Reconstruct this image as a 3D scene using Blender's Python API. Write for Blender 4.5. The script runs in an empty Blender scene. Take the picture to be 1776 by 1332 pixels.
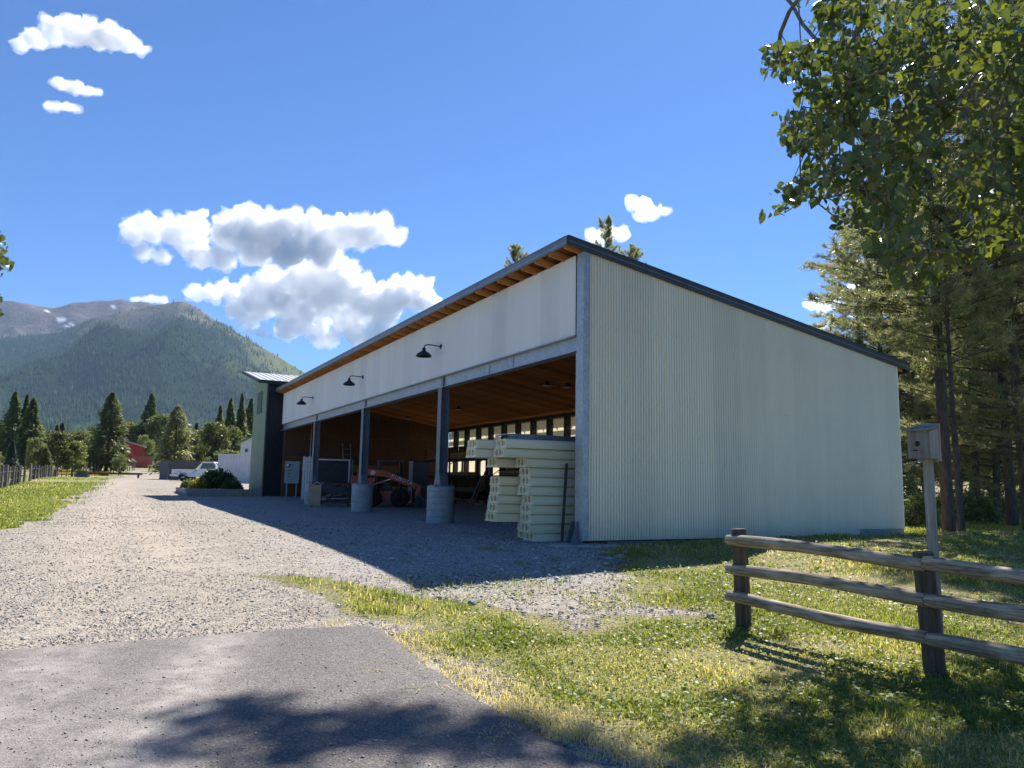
import bpy, bmesh, math, random
import numpy as np
from mathutils import Vector, Matrix, Euler, Quaternion

random.seed(7)
RNG = np.random.default_rng(7)
R = math.radians
scene = bpy.context.scene
COL = scene.collection

# ------------------------------------------------------------------ camera
CAM_H, FPX, PITCH, ROLL = 1.70, 1329.9, 0.13077, -0.018675
W, H = 1776.0, 1332.0
cam_data = bpy.data.cameras.new('camera')
cam = bpy.data.objects.new('camera', cam_data)
COL.objects.link(cam)
cam_data.sensor_width = 36.0
cam_data.lens = FPX / W * 36.0
cam_data.clip_start, cam_data.clip_end = 0.05, 60000.0
cam.matrix_world = (Matrix.Translation((0, 0, CAM_H)) @ Matrix.Rotation(math.pi/2 + PITCH, 4, 'X')
                    @ Matrix.Rotation(-ROLL, 4, 'Z'))
scene.camera = cam

# ------------------------------------------------------------------ light
SUN_AZ, SUN_EL = 21.9, 47.4          # azimuth clockwise from +Y
world = bpy.data.worlds.new('World')
scene.world = world
world.use_nodes = True
wn = world.node_tree
wn.nodes.clear()
sky = wn.nodes.new('ShaderNodeTexSky')
sky.sky_type = 'NISHITA'
sky.sun_disc = False
sky.sun_elevation = R(SUN_EL)
sky.sun_rotation = R(SUN_AZ)
sky.altitude = 900.0
sky.air_density, sky.dust_density, sky.ozone_density = 1.0, 0.25, 3.5
bg = wn.nodes.new('ShaderNodeBackground')
bg.inputs['Strength'].default_value = 0.064
wo = wn.nodes.new('ShaderNodeOutputWorld')
tint = wn.nodes.new('ShaderNodeMix'); tint.data_type = 'RGBA'; tint.blend_type = 'MULTIPLY'
tint.inputs[0].default_value = 1.0
tint.inputs[7].default_value = (0.34, 0.60, 0.91, 1)      # deep dry-air blue
wn.links.new(sky.outputs[0], tint.inputs[6])
wn.links.new(tint.outputs[2], bg.inputs['Color'])
wn.links.new(bg.outputs[0], wo.inputs['Surface'])

sun_data = bpy.data.lights.new('sun', 'SUN')
sun_data.energy = 4.3
sun_data.angle = R(0.53)
sun_data.color = (1.0, 0.955, 0.88)
sun = bpy.data.objects.new('sun', sun_data)
COL.objects.link(sun)
SUN_DIR = Vector((math.sin(R(SUN_AZ))*math.cos(R(SUN_EL)), math.cos(R(SUN_AZ))*math.cos(R(SUN_EL)), math.sin(R(SUN_EL))))
sun.rotation_euler = SUN_DIR.to_track_quat('Z', 'Y').to_euler()
sun.location = (20, 40, 60)

vs = scene.view_settings
vs.view_transform = 'Standard'
vs.look = 'None'
vs.exposure = 1.3
vs.gamma = 1.0
vs.use_curve_mapping = False

cy = scene.cycles
cy.use_denoising = True
try:
    cy.denoiser = 'OPENIMAGEDENOISE'
except Exception:
    pass
cy.max_bounces = 12
cy.diffuse_bounces = 4
cy.glossy_bounces = 3
cy.transmission_bounces = 6
cy.transparent_max_bounces = 12
cy.volume_bounces = 10
cy.use_adaptive_sampling = True
cy.adaptive_threshold = 0.012
cy.caustics_reflective = False
cy.caustics_refractive = False
cy.sample_clamp_indirect = 8.0

# ------------------------------------------------------------------ photograph pixel -> direction
def ray(px, py):
    xr, zr = (px - W/2)/FPX, -(py - H/2)/FPX
    x = xr*math.cos(ROLL) + zr*math.sin(ROLL)
    zz = -xr*math.sin(ROLL) + zr*math.cos(ROLL)
    y = math.cos(PITCH) - zz*math.sin(PITCH)
    z = math.sin(PITCH) + zz*math.cos(PITCH)
    return Vector((x, y, z))

def proj(P):
    x, y, z = P[0], P[1], P[2] - CAM_H
    yy = y*math.cos(PITCH) + z*math.sin(PITCH)
    zz = -y*math.sin(PITCH) + z*math.cos(PITCH)
    xr = x*math.cos(ROLL) - zz*math.sin(ROLL)
    zr = x*math.sin(ROLL) + zz*math.cos(ROLL)
    return W/2 + FPX*xr/yy, H/2 - FPX*zr/yy, yy

def proj_np(P):
    x, y, z = P[:, 0], P[:, 1], P[:, 2] - CAM_H
    yy = y*math.cos(PITCH) + z*math.sin(PITCH)
    zz = -y*math.sin(PITCH) + z*math.cos(PITCH)
    xr = x*math.cos(ROLL) - zz*math.sin(ROLL)
    zr = x*math.sin(ROLL) + zz*math.cos(ROLL)
    yy = np.where(np.abs(yy) < 1e-3, 1e-3, yy)
    return W/2 + FPX*xr/yy, H/2 - FPX*zr/yy, yy

def at_depth(px, py, Y):
    d = ray(px, py)
    return Vector((0, 0, CAM_H)) + d*(Y/d.y)

# ------------------------------------------------------------------ noise
def _hash(ix, iy, seed):
    n = (ix.astype(np.int64)*374761393 + iy.astype(np.int64)*668265263 + seed*974634777) & 0x7fffffff
    n = ((n ^ (n >> 13))*1274126177) & 0x7fffffff
    return ((n ^ (n >> 16)) & 0xffff)/65535.0

def vnoise(x, y, seed=0):
    x = np.asarray(x, float); y = np.asarray(y, float)
    ix, iy = np.floor(x), np.floor(y)
    fx, fy = x - ix, y - iy
    fx, fy = fx*fx*(3 - 2*fx), fy*fy*(3 - 2*fy)
    a, b = _hash(ix, iy, seed), _hash(ix+1, iy, seed)
    c, d = _hash(ix, iy+1, seed), _hash(ix+1, iy+1, seed)
    return (a*(1-fx) + b*fx)*(1-fy) + (c*(1-fx) + d*fx)*fy

def fbm(x, y, seed=0, oct=4):
    s, a, t = 0.0, 0.5, 0.0
    for i in range(oct):
        s = s + a*vnoise(np.asarray(x)*2**i, np.asarray(y)*2**i, seed + i*17)
        t += a; a *= 0.5
    return s/t

def smooth(a, b, x):
    t = np.clip((np.asarray(x, float) - a)/(b - a), 0, 1)
    return t*t*(3 - 2*t)

# ------------------------------------------------------------------ shed frame and terrain height
YAW = 0.480027
DG = Vector((math.cos(YAW), math.sin(YAW), 0))      # along the end wall, away to the right
DF = Vector((-math.sin(YAW), math.cos(YAW), 0))     # along the open front, away to the left
C0 = Vector((1.44, 15.08, 0.60))                    # front corner of the shed

_TY = [-60, 0, 5, 8, 10.5, 14, 18, 34, 41, 69, 110, 150, 200, 400, 1000, 2300, 3200, 60000]
_TZ = [-0.2, .12, .22, .33, .48, .555, .60, .64, .86, 1.42, 1.72, 3.1, 4.9, 9, 20, 52, 90, 90]
def terrain(x, y):
    x = np.asarray(x, float); y = np.asarray(y, float)
    z = np.interp(y, _TY, _TZ)
    for k in (1,):       # soften the breaks of slope
        e = 0.8 + 0.02*np.abs(y)
        z = 0.5*z + 0.25*(np.interp(y - e, _TY, _TZ) + np.interp(y + e, _TY, _TZ))
    dx, dy = x - C0.x, y - C0.y
    w = dx*DG.x + dy*DG.y
    g = -(dx*DF.x + dy*DF.y)
    mound = smooth(7.5, 2.6, g)*smooth(0.1, 2.2, g)*smooth(0.2, 2.6, w)*smooth(60, 12, w)
    z = z + 0.235*mound
    # lawn on the left lies a little above the drive
    z = z + 0.05*(fbm(x*0.12, y*0.12, 5, 2) - 0.5)*smooth(6, 20, np.hypot(x, y - 18))
    z = z + np.where(y > 120, (fbm(x/70, y/70, 9, 3) - 0.5)*smooth(120, 400, y)*6, 0)
    return z

def tz(x, y):
    return float(terrain(np.array([x]), np.array([y]))[0])

def gpix(px, py, off=0.0):
    d = ray(px, py)
    t, prev = 2.0, 2.0
    while t < 4000:
        P = Vector((0, 0, CAM_H)) + d*t
        if P.z < tz(P.x, P.y) + off:
            lo, hi = prev, t
            for _ in range(24):
                m = (lo + hi)/2
                P = Vector((0, 0, CAM_H)) + d*m
                if P.z < tz(P.x, P.y) + off: hi = m
                else: lo = m
            return P
        prev = t
        t *= 1.03
    return P

# ------------------------------------------------------------------ mesh helpers
def tag(o, label=None, cat=None, group=None, kind=None):
    if label: o['label'] = label
    if cat: o['category'] = cat
    if group: o['group'] = group
    if kind: o['kind'] = kind
    return o

def link(name, me, parent=None, mat=None):
    o = bpy.data.objects.new(name, me)
    COL.objects.link(o)
    if parent is not None: o.parent = parent
    if mat is not None and me is not None and len(me.materials) == 0: me.materials.append(mat)
    return o

def empty(name, loc=(0, 0, 0), rz=0.0, label=None, cat=None, group=None):
    o = bpy.data.objects.new(name, None)
    o.empty_display_size = 0.2
    COL.objects.link(o)
    o.location = loc
    o.rotation_euler = (0, 0, rz)
    tag(o, label, cat, group)
    return o

def np_mesh(name, V, F, mat=None, parent=None, smooth_shade=False, attrs=None):
    """V (n,3); F (m,k) one face size"""
    me = bpy.data.meshes.new(name)
    V = np.ascontiguousarray(V, dtype=np.float32); F = np.ascontiguousarray(F, dtype=np.int32)
    m, k = F.shape
    me.vertices.add(len(V)); me.vertices.foreach_set('co', V.ravel())
    me.loops.add(m*k); me.loops.foreach_set('vertex_index', F.ravel())
    me.polygons.add(m)
    me.polygons.foreach_set('loop_start', np.arange(0, m*k, k, dtype=np.int32))
    me.polygons.foreach_set('loop_total', np.full(m, k, dtype=np.int32))
    if smooth_shade: me.polygons.foreach_set('use_smooth', np.ones(m, dtype=bool))
    if attrs:
        for an, (dom, arr) in attrs.items():
            arr = np.asarray(arr, dtype=np.float32)
            if arr.ndim == 1:
                a = me.attributes.new(an, 'FLOAT', dom); a.data.foreach_set('value', arr)
            else:
                a = me.attributes.new(an, 'FLOAT_COLOR', dom)
                c = np.ones((len(arr), 4), np.float32); c[:, :3] = arr[:, :3]
                a.data.foreach_set('color', c.ravel())
    me.update(calc_edges=True)
    if mat: me.materials.append(mat)
    return link(name, me, parent)

class MB:
    def __init__(s): s.v, s.f = [], []
    def add(s, vs_, fs_, M=None):
        b = len(s.v)
        s.v += [tuple(M @ Vector(p)) if M is not None else tuple(p) for p in vs_]
        s.f += [tuple(b + i for i in f) for f in fs_]
        return s
    def box(s, x0, x1, y0, y1, z0, z1, M=None):
        return s.add([(x0,y0,z0),(x1,y0,z0),(x1,y1,z0),(x0,y1,z0),(x0,y0,z1),(x1,y0,z1),(x1,y1,z1),(x0,y1,z1)],
              [(0,3,2,1),(4,5,6,7),(0,1,5,4),(1,2,6,5),(2,3,7,6),(3,0,4,7)], M)
    def hexa(s, p, M=None):      # 8 points, bottom four then top four
        return s.add(p, [(0,3,2,1),(4,5,6,7),(0,1,5,4),(1,2,6,5),(2,3,7,6),(3,0,4,7)], M)
    def prism(s, poly, z0, z1, M=None):
        n = len(poly)
        return s.add([(x,y,z0) for x,y in poly] + [(x,y,z1) for x,y in poly],
              [tuple(range(n-1,-1,-1)), tuple(range(n,2*n))] + [(i,(i+1)%n,n+(i+1)%n,n+i) for i in range(n)], M)
    def tube(s, pts, rad, n=8, cap=True, jit=0.0, rnd=random):
        pts = [Vector(p) for p in pts]
        if not hasattr(rad, '__len__'): rad = [rad]*len(pts)
        b = len(s.v)
        up = Vector((0.13, 0.31, 0.94))
        u = None
        for i, p in enumerate(pts):
            t = (pts[min(i+1, len(pts)-1)] - pts[max(i-1, 0)])
            if t.length < 1e-9: t = Vector((0,0,1))
            t.normalize()
            if u is None:
                u = t.cross(up)
                if u.length < 1e-3: u = t.cross(Vector((1,0,0)))
            u = (u - t*u.dot(t)).normalized()
            w = t.cross(u)
            for k in range(n):
                a = 2*math.pi*k/n
                r = rad[i]*(1 + (rnd.uniform(-jit, jit) if jit else 0))
                s.v.append(tuple(p + u*(r*math.cos(a)) + w*(r*math.sin(a))))
        for i in range(len(pts)-1):
            for k in range(n):
                a, c = b + i*n + k, b + i*n + (k+1) % n
                s.f.append((a, c, c+n, a+n))
        if cap:
            s.f.append(tuple(b + k for k in range(n-1, -1, -1)))
            s.f.append(tuple(b + (len(pts)-1)*n + k for k in range(n)))
        return s
    def lathe(s, prof, n=16, M=None):
        vs_, fs_ = [], []
        for r, z in prof:
            for k in range(n):
                a = 2*math.pi*k/n
                vs_.append((r*math.cos(a), r*math.sin(a), z))
        for i in range(len(prof)-1):
            for k in range(n):
                a, c = i*n+k, i*n+(k+1) % n
                fs_.append((a, c, c+n, a+n))
        if prof[0][0] > 1e-4: fs_.append(tuple(range(n-1, -1, -1)))
        if prof[-1][0] > 1e-4: fs_.append(tuple((len(prof)-1)*n+k for k in range(n)))
        return s.add(vs_, fs_, M)
    def mesh(s, name, mat=None, smooth_shade=False):
        me = bpy.data.meshes.new(name)
        me.from_pydata(s.v, [], s.f)
        if smooth_shade:
            for p in me.polygons: p.use_smooth = True
        me.update()
        if mat: me.materials.append(mat)
        return me
    def build(s, name, mat=None, parent=None, smooth_shade=False, bevel=0.0, loc=None):
        o = link(name, s.mesh(name, mat, smooth_shade), parent)
        if loc is not None: o.location = loc
        if bevel:
            m = o.modifiers.new('bevel', 'BEVEL'); m.width = bevel; m.segments = 2; m.limit_method = 'ANGLE'
        return o

def box_obj(name, b, mat, parent=None, bevel=0.0, M=None):
    return MB().box(*b, M=M).build(name, mat, parent, bevel=bevel)

def copy_tree(o, parent=None):
    c = o.copy(); COL.objects.link(c)
    c.parent = parent
    for ch in o.children: copy_tree(ch, c)
    return c

def auto_smooth(o, ang=40):
    me = o.data
    for p in me.polygons: p.use_smooth = True
    try:
        me.set_sharp_from_angle(angle=R(ang))
    except Exception:
        pass
    return o

# ------------------------------------------------------------------ materials
MATS = {}
def new_mat(name):
    m = bpy.data.materials.new(name); m.use_nodes = True
    nt = m.node_tree
    b = nt.nodes['Principled BSDF']
    MATS[name] = m
    return m, nt, b

def N(nt, t, **kw):
    n = nt.nodes.new(t)
    for k, v in kw.items():
        if k in n.inputs.keys() if isinstance(k, str) else False: n.inputs[k].default_value = v
        else: setattr(n, k, v)
    return n

def ramp(nt, fac, stops):
    r = nt.nodes.new('ShaderNodeValToRGB')
    el = r.color_ramp.elements
    while len(el) < len(stops): el.new(0.5)
    for e, (p, c) in zip(el, stops):
        e.position = p; e.color = (*c, 1)
    nt.links.new(fac, r.inputs['Fac'])
    return r.outputs['Color']

def coords(nt, kind='Object', scale=(1, 1, 1), rot=(0, 0, 0)):
    tc = nt.nodes.new('ShaderNodeTexCoord')
    mp = nt.nodes.new('ShaderNodeMapping')
    mp.inputs['Scale'].default_value = scale
    mp.inputs['Rotation'].default_value = rot
    nt.links.new(tc.outputs[kind], mp.inputs['Vector'])
    return mp.outputs['Vector']

def noise(nt, vec, scale, detail=4, rough=0.55, dist=0.0):
    n = nt.nodes.new('ShaderNodeTexNoise')
    n.inputs['Scale'].default_value = scale; n.inputs['Detail'].default_value = detail
    n.inputs['Roughness'].default_value = rough; n.inputs['Distortion'].default_value = dist
    nt.links.new(vec, n.inputs['Vector'])
    return n.outputs['Fac']

def mix(nt, fac, a, b, mode='MIX'):
    n = nt.nodes.new('ShaderNodeMix'); n.data_type = 'RGBA'; n.blend_type = mode
    for i, v in ((0, fac), (6, a), (7, b)):
        if isinstance(v, (int, float)): n.inputs[i].default_value = v
        elif isinstance(v, tuple): n.inputs[i].default_value = (*v, 1)
        else: nt.links.new(v, n.inputs[i])
    return n.outputs[2]

def bump(nt, b, height, strength=0.3, dist=0.02):
    n = nt.nodes.new('ShaderNodeBump')
    n.inputs['Strength'].default_value = strength; n.inputs['Distance'].default_value = dist
    nt.links.new(height, n.inputs['Height'])
    nt.links.new(n.outputs['Normal'], b.inputs['Normal'])

def simple(name, col, rough=0.6, metal=0.0, vary=0.12, scale=6.0, bmp=0.0, bscale=40.0, stretch=(1, 1, 1), spec=0.5, dirt=None):
    """base colour broken up by two noises, optional relief"""
    m, nt, b = new_mat(name)
    v = coords(nt, 'Object', stretch)
    n1 = noise(nt, v, scale, 5, 0.6)
    lo = tuple(c*(1 - vary*1.6) for c in col); hi = tuple(min(1, c*(1 + vary*1.3)) for c in col)
    c = ramp(nt, n1, [(0.28, lo), (0.72, hi)])
    if dirt:
        n3 = noise(nt, v, scale*0.35, 6, 0.7)
        f = ramp(nt, n3, [(0.5, (0, 0, 0)), (0.78, (1, 1, 1))])
        c = mix(nt, f, c, dirt)
    nt.links.new(c, b.inputs['Base Color'])
    b.inputs['Roughness'].default_value = rough
    b.inputs['Metallic'].default_value = metal
    b.inputs['Specular IOR Level'].default_value = spec
    if bmp:
        bump(nt, b, noise(nt, v, bscale, 4, 0.6), bmp)
    return m
# ------------------------------------------------------------------ shared materials
def wood_mat(name, lo, hi, stretch=(1, 14, 14), scale=2.2, rough=0.75, bmp=0.25, rand=0.25):
    m, nt, b = new_mat(name)
    v = coords(nt, 'Object', stretch)
    n1 = noise(nt, v, scale, 6, 0.65, 0.4)
    c = ramp(nt, n1, [(0.3, lo), (0.7, hi)])
    oi = nt.nodes.new('ShaderNodeObjectInfo')
    mr = nt.nodes.new('ShaderNodeMapRange')
    mr.inputs['To Min'].default_value = 1 - rand; mr.inputs['To Max'].default_value = 1 + rand
    nt.links.new(oi.outputs['Random'], mr.inputs['Value'])
    hs = nt.nodes.new('ShaderNodeHueSaturation')
    nt.links.new(mr.outputs[0], hs.inputs['Value']); nt.links.new(c, hs.inputs['Color'])
    nt.links.new(hs.outputs[0], b.inputs['Base Color'])
    b.inputs['Roughness'].default_value = rough
    b.inputs['Specular IOR Level'].default_value = 0.25
    bump(nt, b, n1, bmp, 0.01)
    return m

def galv_mat(name, col=(0.42, 0.45, 0.47), metal=0.55, rough=0.42):
    m, nt, b = new_mat(name)
    v = coords(nt, 'Object')
    vo = nt.nodes.new('ShaderNodeTexVoronoi'); vo.inputs['Scale'].default_value = 22
    nt.links.new(v, vo.inputs['Vector'])
    n1 = noise(nt, v, 3.0, 5, 0.6)
    c1 = ramp(nt, vo.outputs['Color'], [(0.1, tuple(c*0.86 for c in col)), (0.9, tuple(c*1.12 for c in col))])
    c2 = ramp(nt, n1, [(0.3, (0.82, 0.83, 0.85)), (0.7, (1.06, 1.06, 1.05))])
    nt.links.new(mix(nt, 1.0, c1, c2, 'MULTIPLY'), b.inputs['Base Color'])
    b.inputs['Metallic'].default_value = metal
    b.inputs['Roughness'].default_value = rough
    return m

M_GALV = galv_mat('galvanised_steel')
M_GALV_DARK = galv_mat('grey_steel', (0.20, 0.225, 0.25), 0.4, 0.5)
M_SIDING = None
def siding_mat(name, col, streak=0.10, rough=0.42, metal=0.15):
    m, nt, b = new_mat(name)
    v = coords(nt, 'Object', (1.6, 1.6, 0.12))
    n1 = noise(nt, v, 2.5, 6, 0.65)
    v2 = coords(nt, 'Object', (1, 1, 1))
    n2 = noise(nt, v2, 0.7, 4, 0.6)
    c = ramp(nt, n1, [(0.3, tuple(c*(1-streak) for c in col)), (0.7, tuple(min(1, c*(1+streak*0.6)) for c in col))])
    c2 = ramp(nt, n2, [(0.3, (0.94, 0.945, 0.95)), (0.7, (1, 1, 1))])
    c = mix(nt, 1.0, c, c2, 'MULTIPLY')
    # each sheet of cladding has aged a little differently
    sx = nt.nodes.new('ShaderNodeSeparateXYZ'); nt.links.new(v2, sx.inputs[0])
    sm = nt.nodes.new('ShaderNodeMath'); sm.operation = 'ADD'; nt.links.new(sx.outputs['X'], sm.inputs[0]); nt.links.new(sx.outputs['Y'], sm.inputs[1])
    dv = nt.nodes.new('ShaderNodeMath'); dv.operation = 'DIVIDE'; dv.inputs[1].default_value = .81; nt.links.new(sm.outputs[0], dv.inputs[0])
    fl = nt.nodes.new('ShaderNodeMath'); fl.operation = 'FLOOR'; nt.links.new(dv.outputs[0], fl.inputs[0])
    wn_ = nt.nodes.new('ShaderNodeTexWhiteNoise'); wn_.noise_dimensions = '1D'; nt.links.new(fl.outputs[0], wn_.inputs['W'])
    c = mix(nt, 1.0, c, ramp(nt, wn_.outputs['Value'], [(0, (.90, .905, .91)), (1, (1.0, 1.0, 1.0))]), 'MULTIPLY')
    # splash dirt low on the sheet, broken by noise
    sp = nt.nodes.new('ShaderNodeSeparateXYZ'); nt.links.new(v2, sp.inputs[0])
    mr = nt.nodes.new('ShaderNodeMapRange'); mr.inputs['From Min'].default_value = 0.0; mr.inputs['From Max'].default_value = 0.55
    mr.inputs['To Min'].default_value = 0.45; mr.inputs['To Max'].default_value = 0.0
    nt.links.new(sp.outputs['Z'], mr.inputs['Value'])
    n4 = noise(nt, v2, 3.0, 5, 0.7)
    mm = nt.nodes.new('ShaderNodeMath'); mm.operation = 'MULTIPLY'
    nt.links.new(mr.outputs[0], mm.inputs[0]); nt.links.new(n4, mm.inputs[1])
    c = mix(nt, mm.outputs[0], c, (0.36, 0.34, 0.28))
    nt.links.new(c, b.inputs['Base Color'])
    b.inputs['Roughness'].default_value = rough
    b.inputs['Metallic'].default_value = metal
    return m
M_SIDING = siding_mat('corrugated_siding', (0.97, 0.87, 0.68), 0.05, 0.34, 0.32)
M_PANEL = siding_mat('corrugated_fascia_panel', (0.92, 0.89, 0.85), 0.035, 0.42, 0.0)
M_ROOFMETAL = simple('charcoal_metal', (0.055, 0.058, 0.062), 0.45, 0.3, 0.15, 3)
M_FASCIA_L = simple('sky_sheen_eave_metal', (0.20, 0.21, 0.22), 0.4, 0.4, 0.12, 3)  # sky reflected in the eave metal put into a paler grey
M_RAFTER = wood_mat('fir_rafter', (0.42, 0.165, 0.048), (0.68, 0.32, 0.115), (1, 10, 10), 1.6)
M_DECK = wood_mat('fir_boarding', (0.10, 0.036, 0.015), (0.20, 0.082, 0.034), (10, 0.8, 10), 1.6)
M_OSB = None
def osb():
    m, nt, b = new_mat('osb_sheathing')
    v = coords(nt, 'Object')
    vo = nt.nodes.new('ShaderNodeTexVoronoi'); vo.inputs['Scale'].default_value = 9
    nt.links.new(v, vo.inputs['Vector'])
    n1 = noise(nt, v, 14, 5, 0.7)
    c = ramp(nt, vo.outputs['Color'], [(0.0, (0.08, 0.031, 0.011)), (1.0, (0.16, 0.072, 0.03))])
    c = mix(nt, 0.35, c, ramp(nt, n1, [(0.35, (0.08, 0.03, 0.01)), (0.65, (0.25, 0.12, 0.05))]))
    oi = nt.nodes.new('ShaderNodeObjectInfo')
    mr = nt.nodes.new('ShaderNodeMapRange'); mr.inputs['To Min'].default_value = 0.7; mr.inputs['To Max'].default_value = 1.25
    nt.links.new(oi.outputs['Random'], mr.inputs['Value'])
    hs = nt.nodes.new('ShaderNodeHueSaturation')
    nt.links.new(mr.outputs[0], hs.inputs['Value']); nt.links.new(c, hs.inputs['Color'])
    nt.links.new(hs.outputs[0], b.inputs['Base Color']); b.inputs['Roughness'].default_value = 0.7
    return m
M_OSB = osb()
M_BLACK = simple('black_paint', (0.012, 0.012, 0.013), 0.4, 0.0, 0.2, 8)
M_DARK = simple('dark_steel', (0.035, 0.037, 0.042), 0.5, 0.3, 0.25, 5)
M_BLACKRIB = simple('black_ribbed_metal', (0.022, 0.024, 0.028), 0.4, 0.3, 0.2, 2)
M_GREEN = simple('sage_green_panel', (0.20, 0.275, 0.18), 0.6, 0.0, 0.08, 1.5, dirt=(0.24, 0.26, 0.20))
M_SEAMROOF = simple('pale_seam_roof', (0.50, 0.50, 0.48), 0.45, 0.3, 0.08, 2)
M_CONC = simple('concrete', (0.40, 0.40, 0.39), 0.9, 0.0, 0.14, 4, 0.25, 60, dirt=(0.28, 0.27, 0.25))
M_CONC2 = simple('foundation_concrete', (0.30, 0.295, 0.27), 0.9, 0.0, 0.15, 5, 0.3, 50, dirt=(0.2, 0.19, 0.15))
M_GLASS = None
def glass():
    m, nt, b = new_mat('dark_window_glass')
    b.inputs['Base Color'].default_value = (0.02, 0.025, 0.03, 1)
    b.inputs['Roughness'].default_value = 0.06
    b.inputs['Specular IOR Level'].default_value = 0.8
    return m
M_GLASS = glass()
M_FOAM = None
def foam():
    m, nt, b = new_mat('aged_foam')
    v = coords(nt, 'Object', (0.5, 3, 3))
    n1 = noise(nt, v, 1.6, 6, 0.65)
    c = ramp(nt, n1, [(0.25, (0.74, 0.60, 0.33)), (0.5, (0.86, 0.77, 0.54)), (0.75, (0.90, 0.84, 0.66))])
    oi = nt.nodes.new('ShaderNodeObjectInfo')
    cc = ramp(nt, oi.outputs['Random'], [(0, (0.90, 0.88, 0.82)), (0.55, (1, 1, 1)), (1, (1.0, 0.93, 0.74))])
    nt.links.new(mix(nt, 1.0, c, cc, 'MULTIPLY'), b.inputs['Base Color'])
    b.inputs['Roughness'].default_value = 0.8
    b.inputs['Specular IOR Level'].default_value = 0.2
    bump(nt, b, noise(nt, coords(nt, 'Object'), 160, 2, 0.5), 0.12, 0.004)
    return m
M_FOAM = foam()
def translucent_mat(name, col, trans, rough=0.6, fac=0.5):
    m, nt, b = new_mat(name)
    v = coords(nt, 'Object')
    n1 = noise(nt, v, 4, 4, 0.6)
    c = ramp(nt, n1, [(0.3, tuple(x*0.85 for x in col)), (0.7, tuple(min(1, x*1.1) for x in col))])
    nt.links.new(c, b.inputs['Base Color']); b.inputs['Roughness'].default_value = rough
    tr = nt.nodes.new('ShaderNodeBsdfTranslucent'); tr.inputs['Color'].default_value = (*trans, 1)
    ms = nt.nodes.new('ShaderNodeMixShader'); ms.inputs[0].default_value = fac
    out = nt.nodes['Material Output']
    nt.links.new(b.outputs[0], ms.inputs[1]); nt.links.new(tr.outputs[0], ms.inputs[2])
    nt.links.new(ms.outputs[0], out.inputs['Surface'])
    return m
M_FIBRE = translucent_mat('fibreglass_sheet', (0.70, 0.66, 0.52), (0.72, 0.66, 0.48), 0.5, 0.6)
M_GREYWOOD = wood_mat('weathered_grey_wood', (0.16, 0.145, 0.125), (0.36, 0.335, 0.295), (9, 9, 1.0), 2.4, 0.9, 0.35)
M_LOG = None
def log_mat():
    m, nt, b = new_mat('weathered_log')
    v = coords(nt, 'Object', (1, 1, 1))
    v1 = coords(nt, 'Object', (1.5, 16, 16))
    n1 = noise(nt, v1, 1.8, 6, 0.7, 0.5)
    n2 = noise(nt, v, 2.6, 5, 0.6)
    c = ramp(nt, n1, [(0.34, (0.07, 0.052, 0.036)), (0.47, (0.30, 0.25, 0.18)), (0.66, (0.60, 0.52, 0.40))])
    c2 = ramp(nt, n2, [(0.35, (0.70, 0.67, 0.62)), (0.65, (1.05, 1.02, 0.97))])
    nt.links.new(mix(nt, 1.0, c, c2, 'MULTIPLY'), b.inputs['Base Color'])
    b.inputs['Roughness'].default_value = 0.85; b.inputs['Specular IOR Level'].default_value = 0.2
    bump(nt, b, n1, 0.5, 0.012)
    return m
M_LOG = log_mat()
M_POSTWOOD = wood_mat('dark_treated_post', (0.055, 0.04, 0.028), (0.16, 0.12, 0.085), (12, 12, 1.0), 2.2, 0.9, 0.45, 0.05)
M_RED = simple('barn_red', (0.33, 0.028, 0.022), 0.6, 0.1, 0.1, 1.5)
M_ORANGERED = simple('faded_red_steel', (0.46, 0.085, 0.05), 0.55, 0.1, 0.12, 2)
M_WHITE = simple('white_paint', (0.76, 0.77, 0.78), 0.45, 0.0, 0.06, 2)
M_CONTAINER = simple('pale_grey_container_paint', (0.60, 0.62, 0.65), 0.5, 0.05, 0.07, 1.5)
M_CHARCOAL = simple('charcoal_board', (0.085, 0.088, 0.095), 0.7, 0.0, 0.18, 3)
M_GREENROOF = simple('green_metal_roof', (0.10, 0.22, 0.14), 0.45, 0.2, 0.1, 2)
M_KORANGE = simple('orange_machine_paint', (0.55, 0.075, 0.015), 0.4, 0.0, 0.15, 5, dirt=(0.20, 0.09, 0.05))
M_TYRE = simple('tyre_rubber', (0.015, 0.015, 0.016), 0.85, 0.0, 0.3, 10)
M_ELEC = simple('grey_cabinet_paint', (0.24, 0.27, 0.29), 0.5, 0.2, 0.08, 3)
M_CARD = simple('brown_cardboard', (0.50, 0.36, 0.21), 0.85, 0.0, 0.1, 4)
M_RUST = simple('rusty_brown_steel', (0.13, 0.06, 0.035), 0.8, 0.1, 0.3, 6)
M_PLASTIC_W = simple('white_plastic', (0.72, 0.72, 0.70), 0.5, 0.0, 0.08, 4)
M_LUMBER = wood_mat('sawn_lumber', (0.22, 0.10, 0.045), (0.45, 0.25, 0.12), (1, 8, 8), 2.0, 0.8, 0.15, 0.4)
M_CHROME = simple('chrome', (0.6, 0.6, 0.6), 0.15, 1.0, 0.05, 2)
M_REDLAMP = simple('red_lamp_lens', (0.35, 0.01, 0.01), 0.25, 0.0, 0.05, 3)
M_TEXTW = simple('white_lettering', (0.75, 0.72, 0.66), 0.5, 0.0, 0.03, 3)

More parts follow.
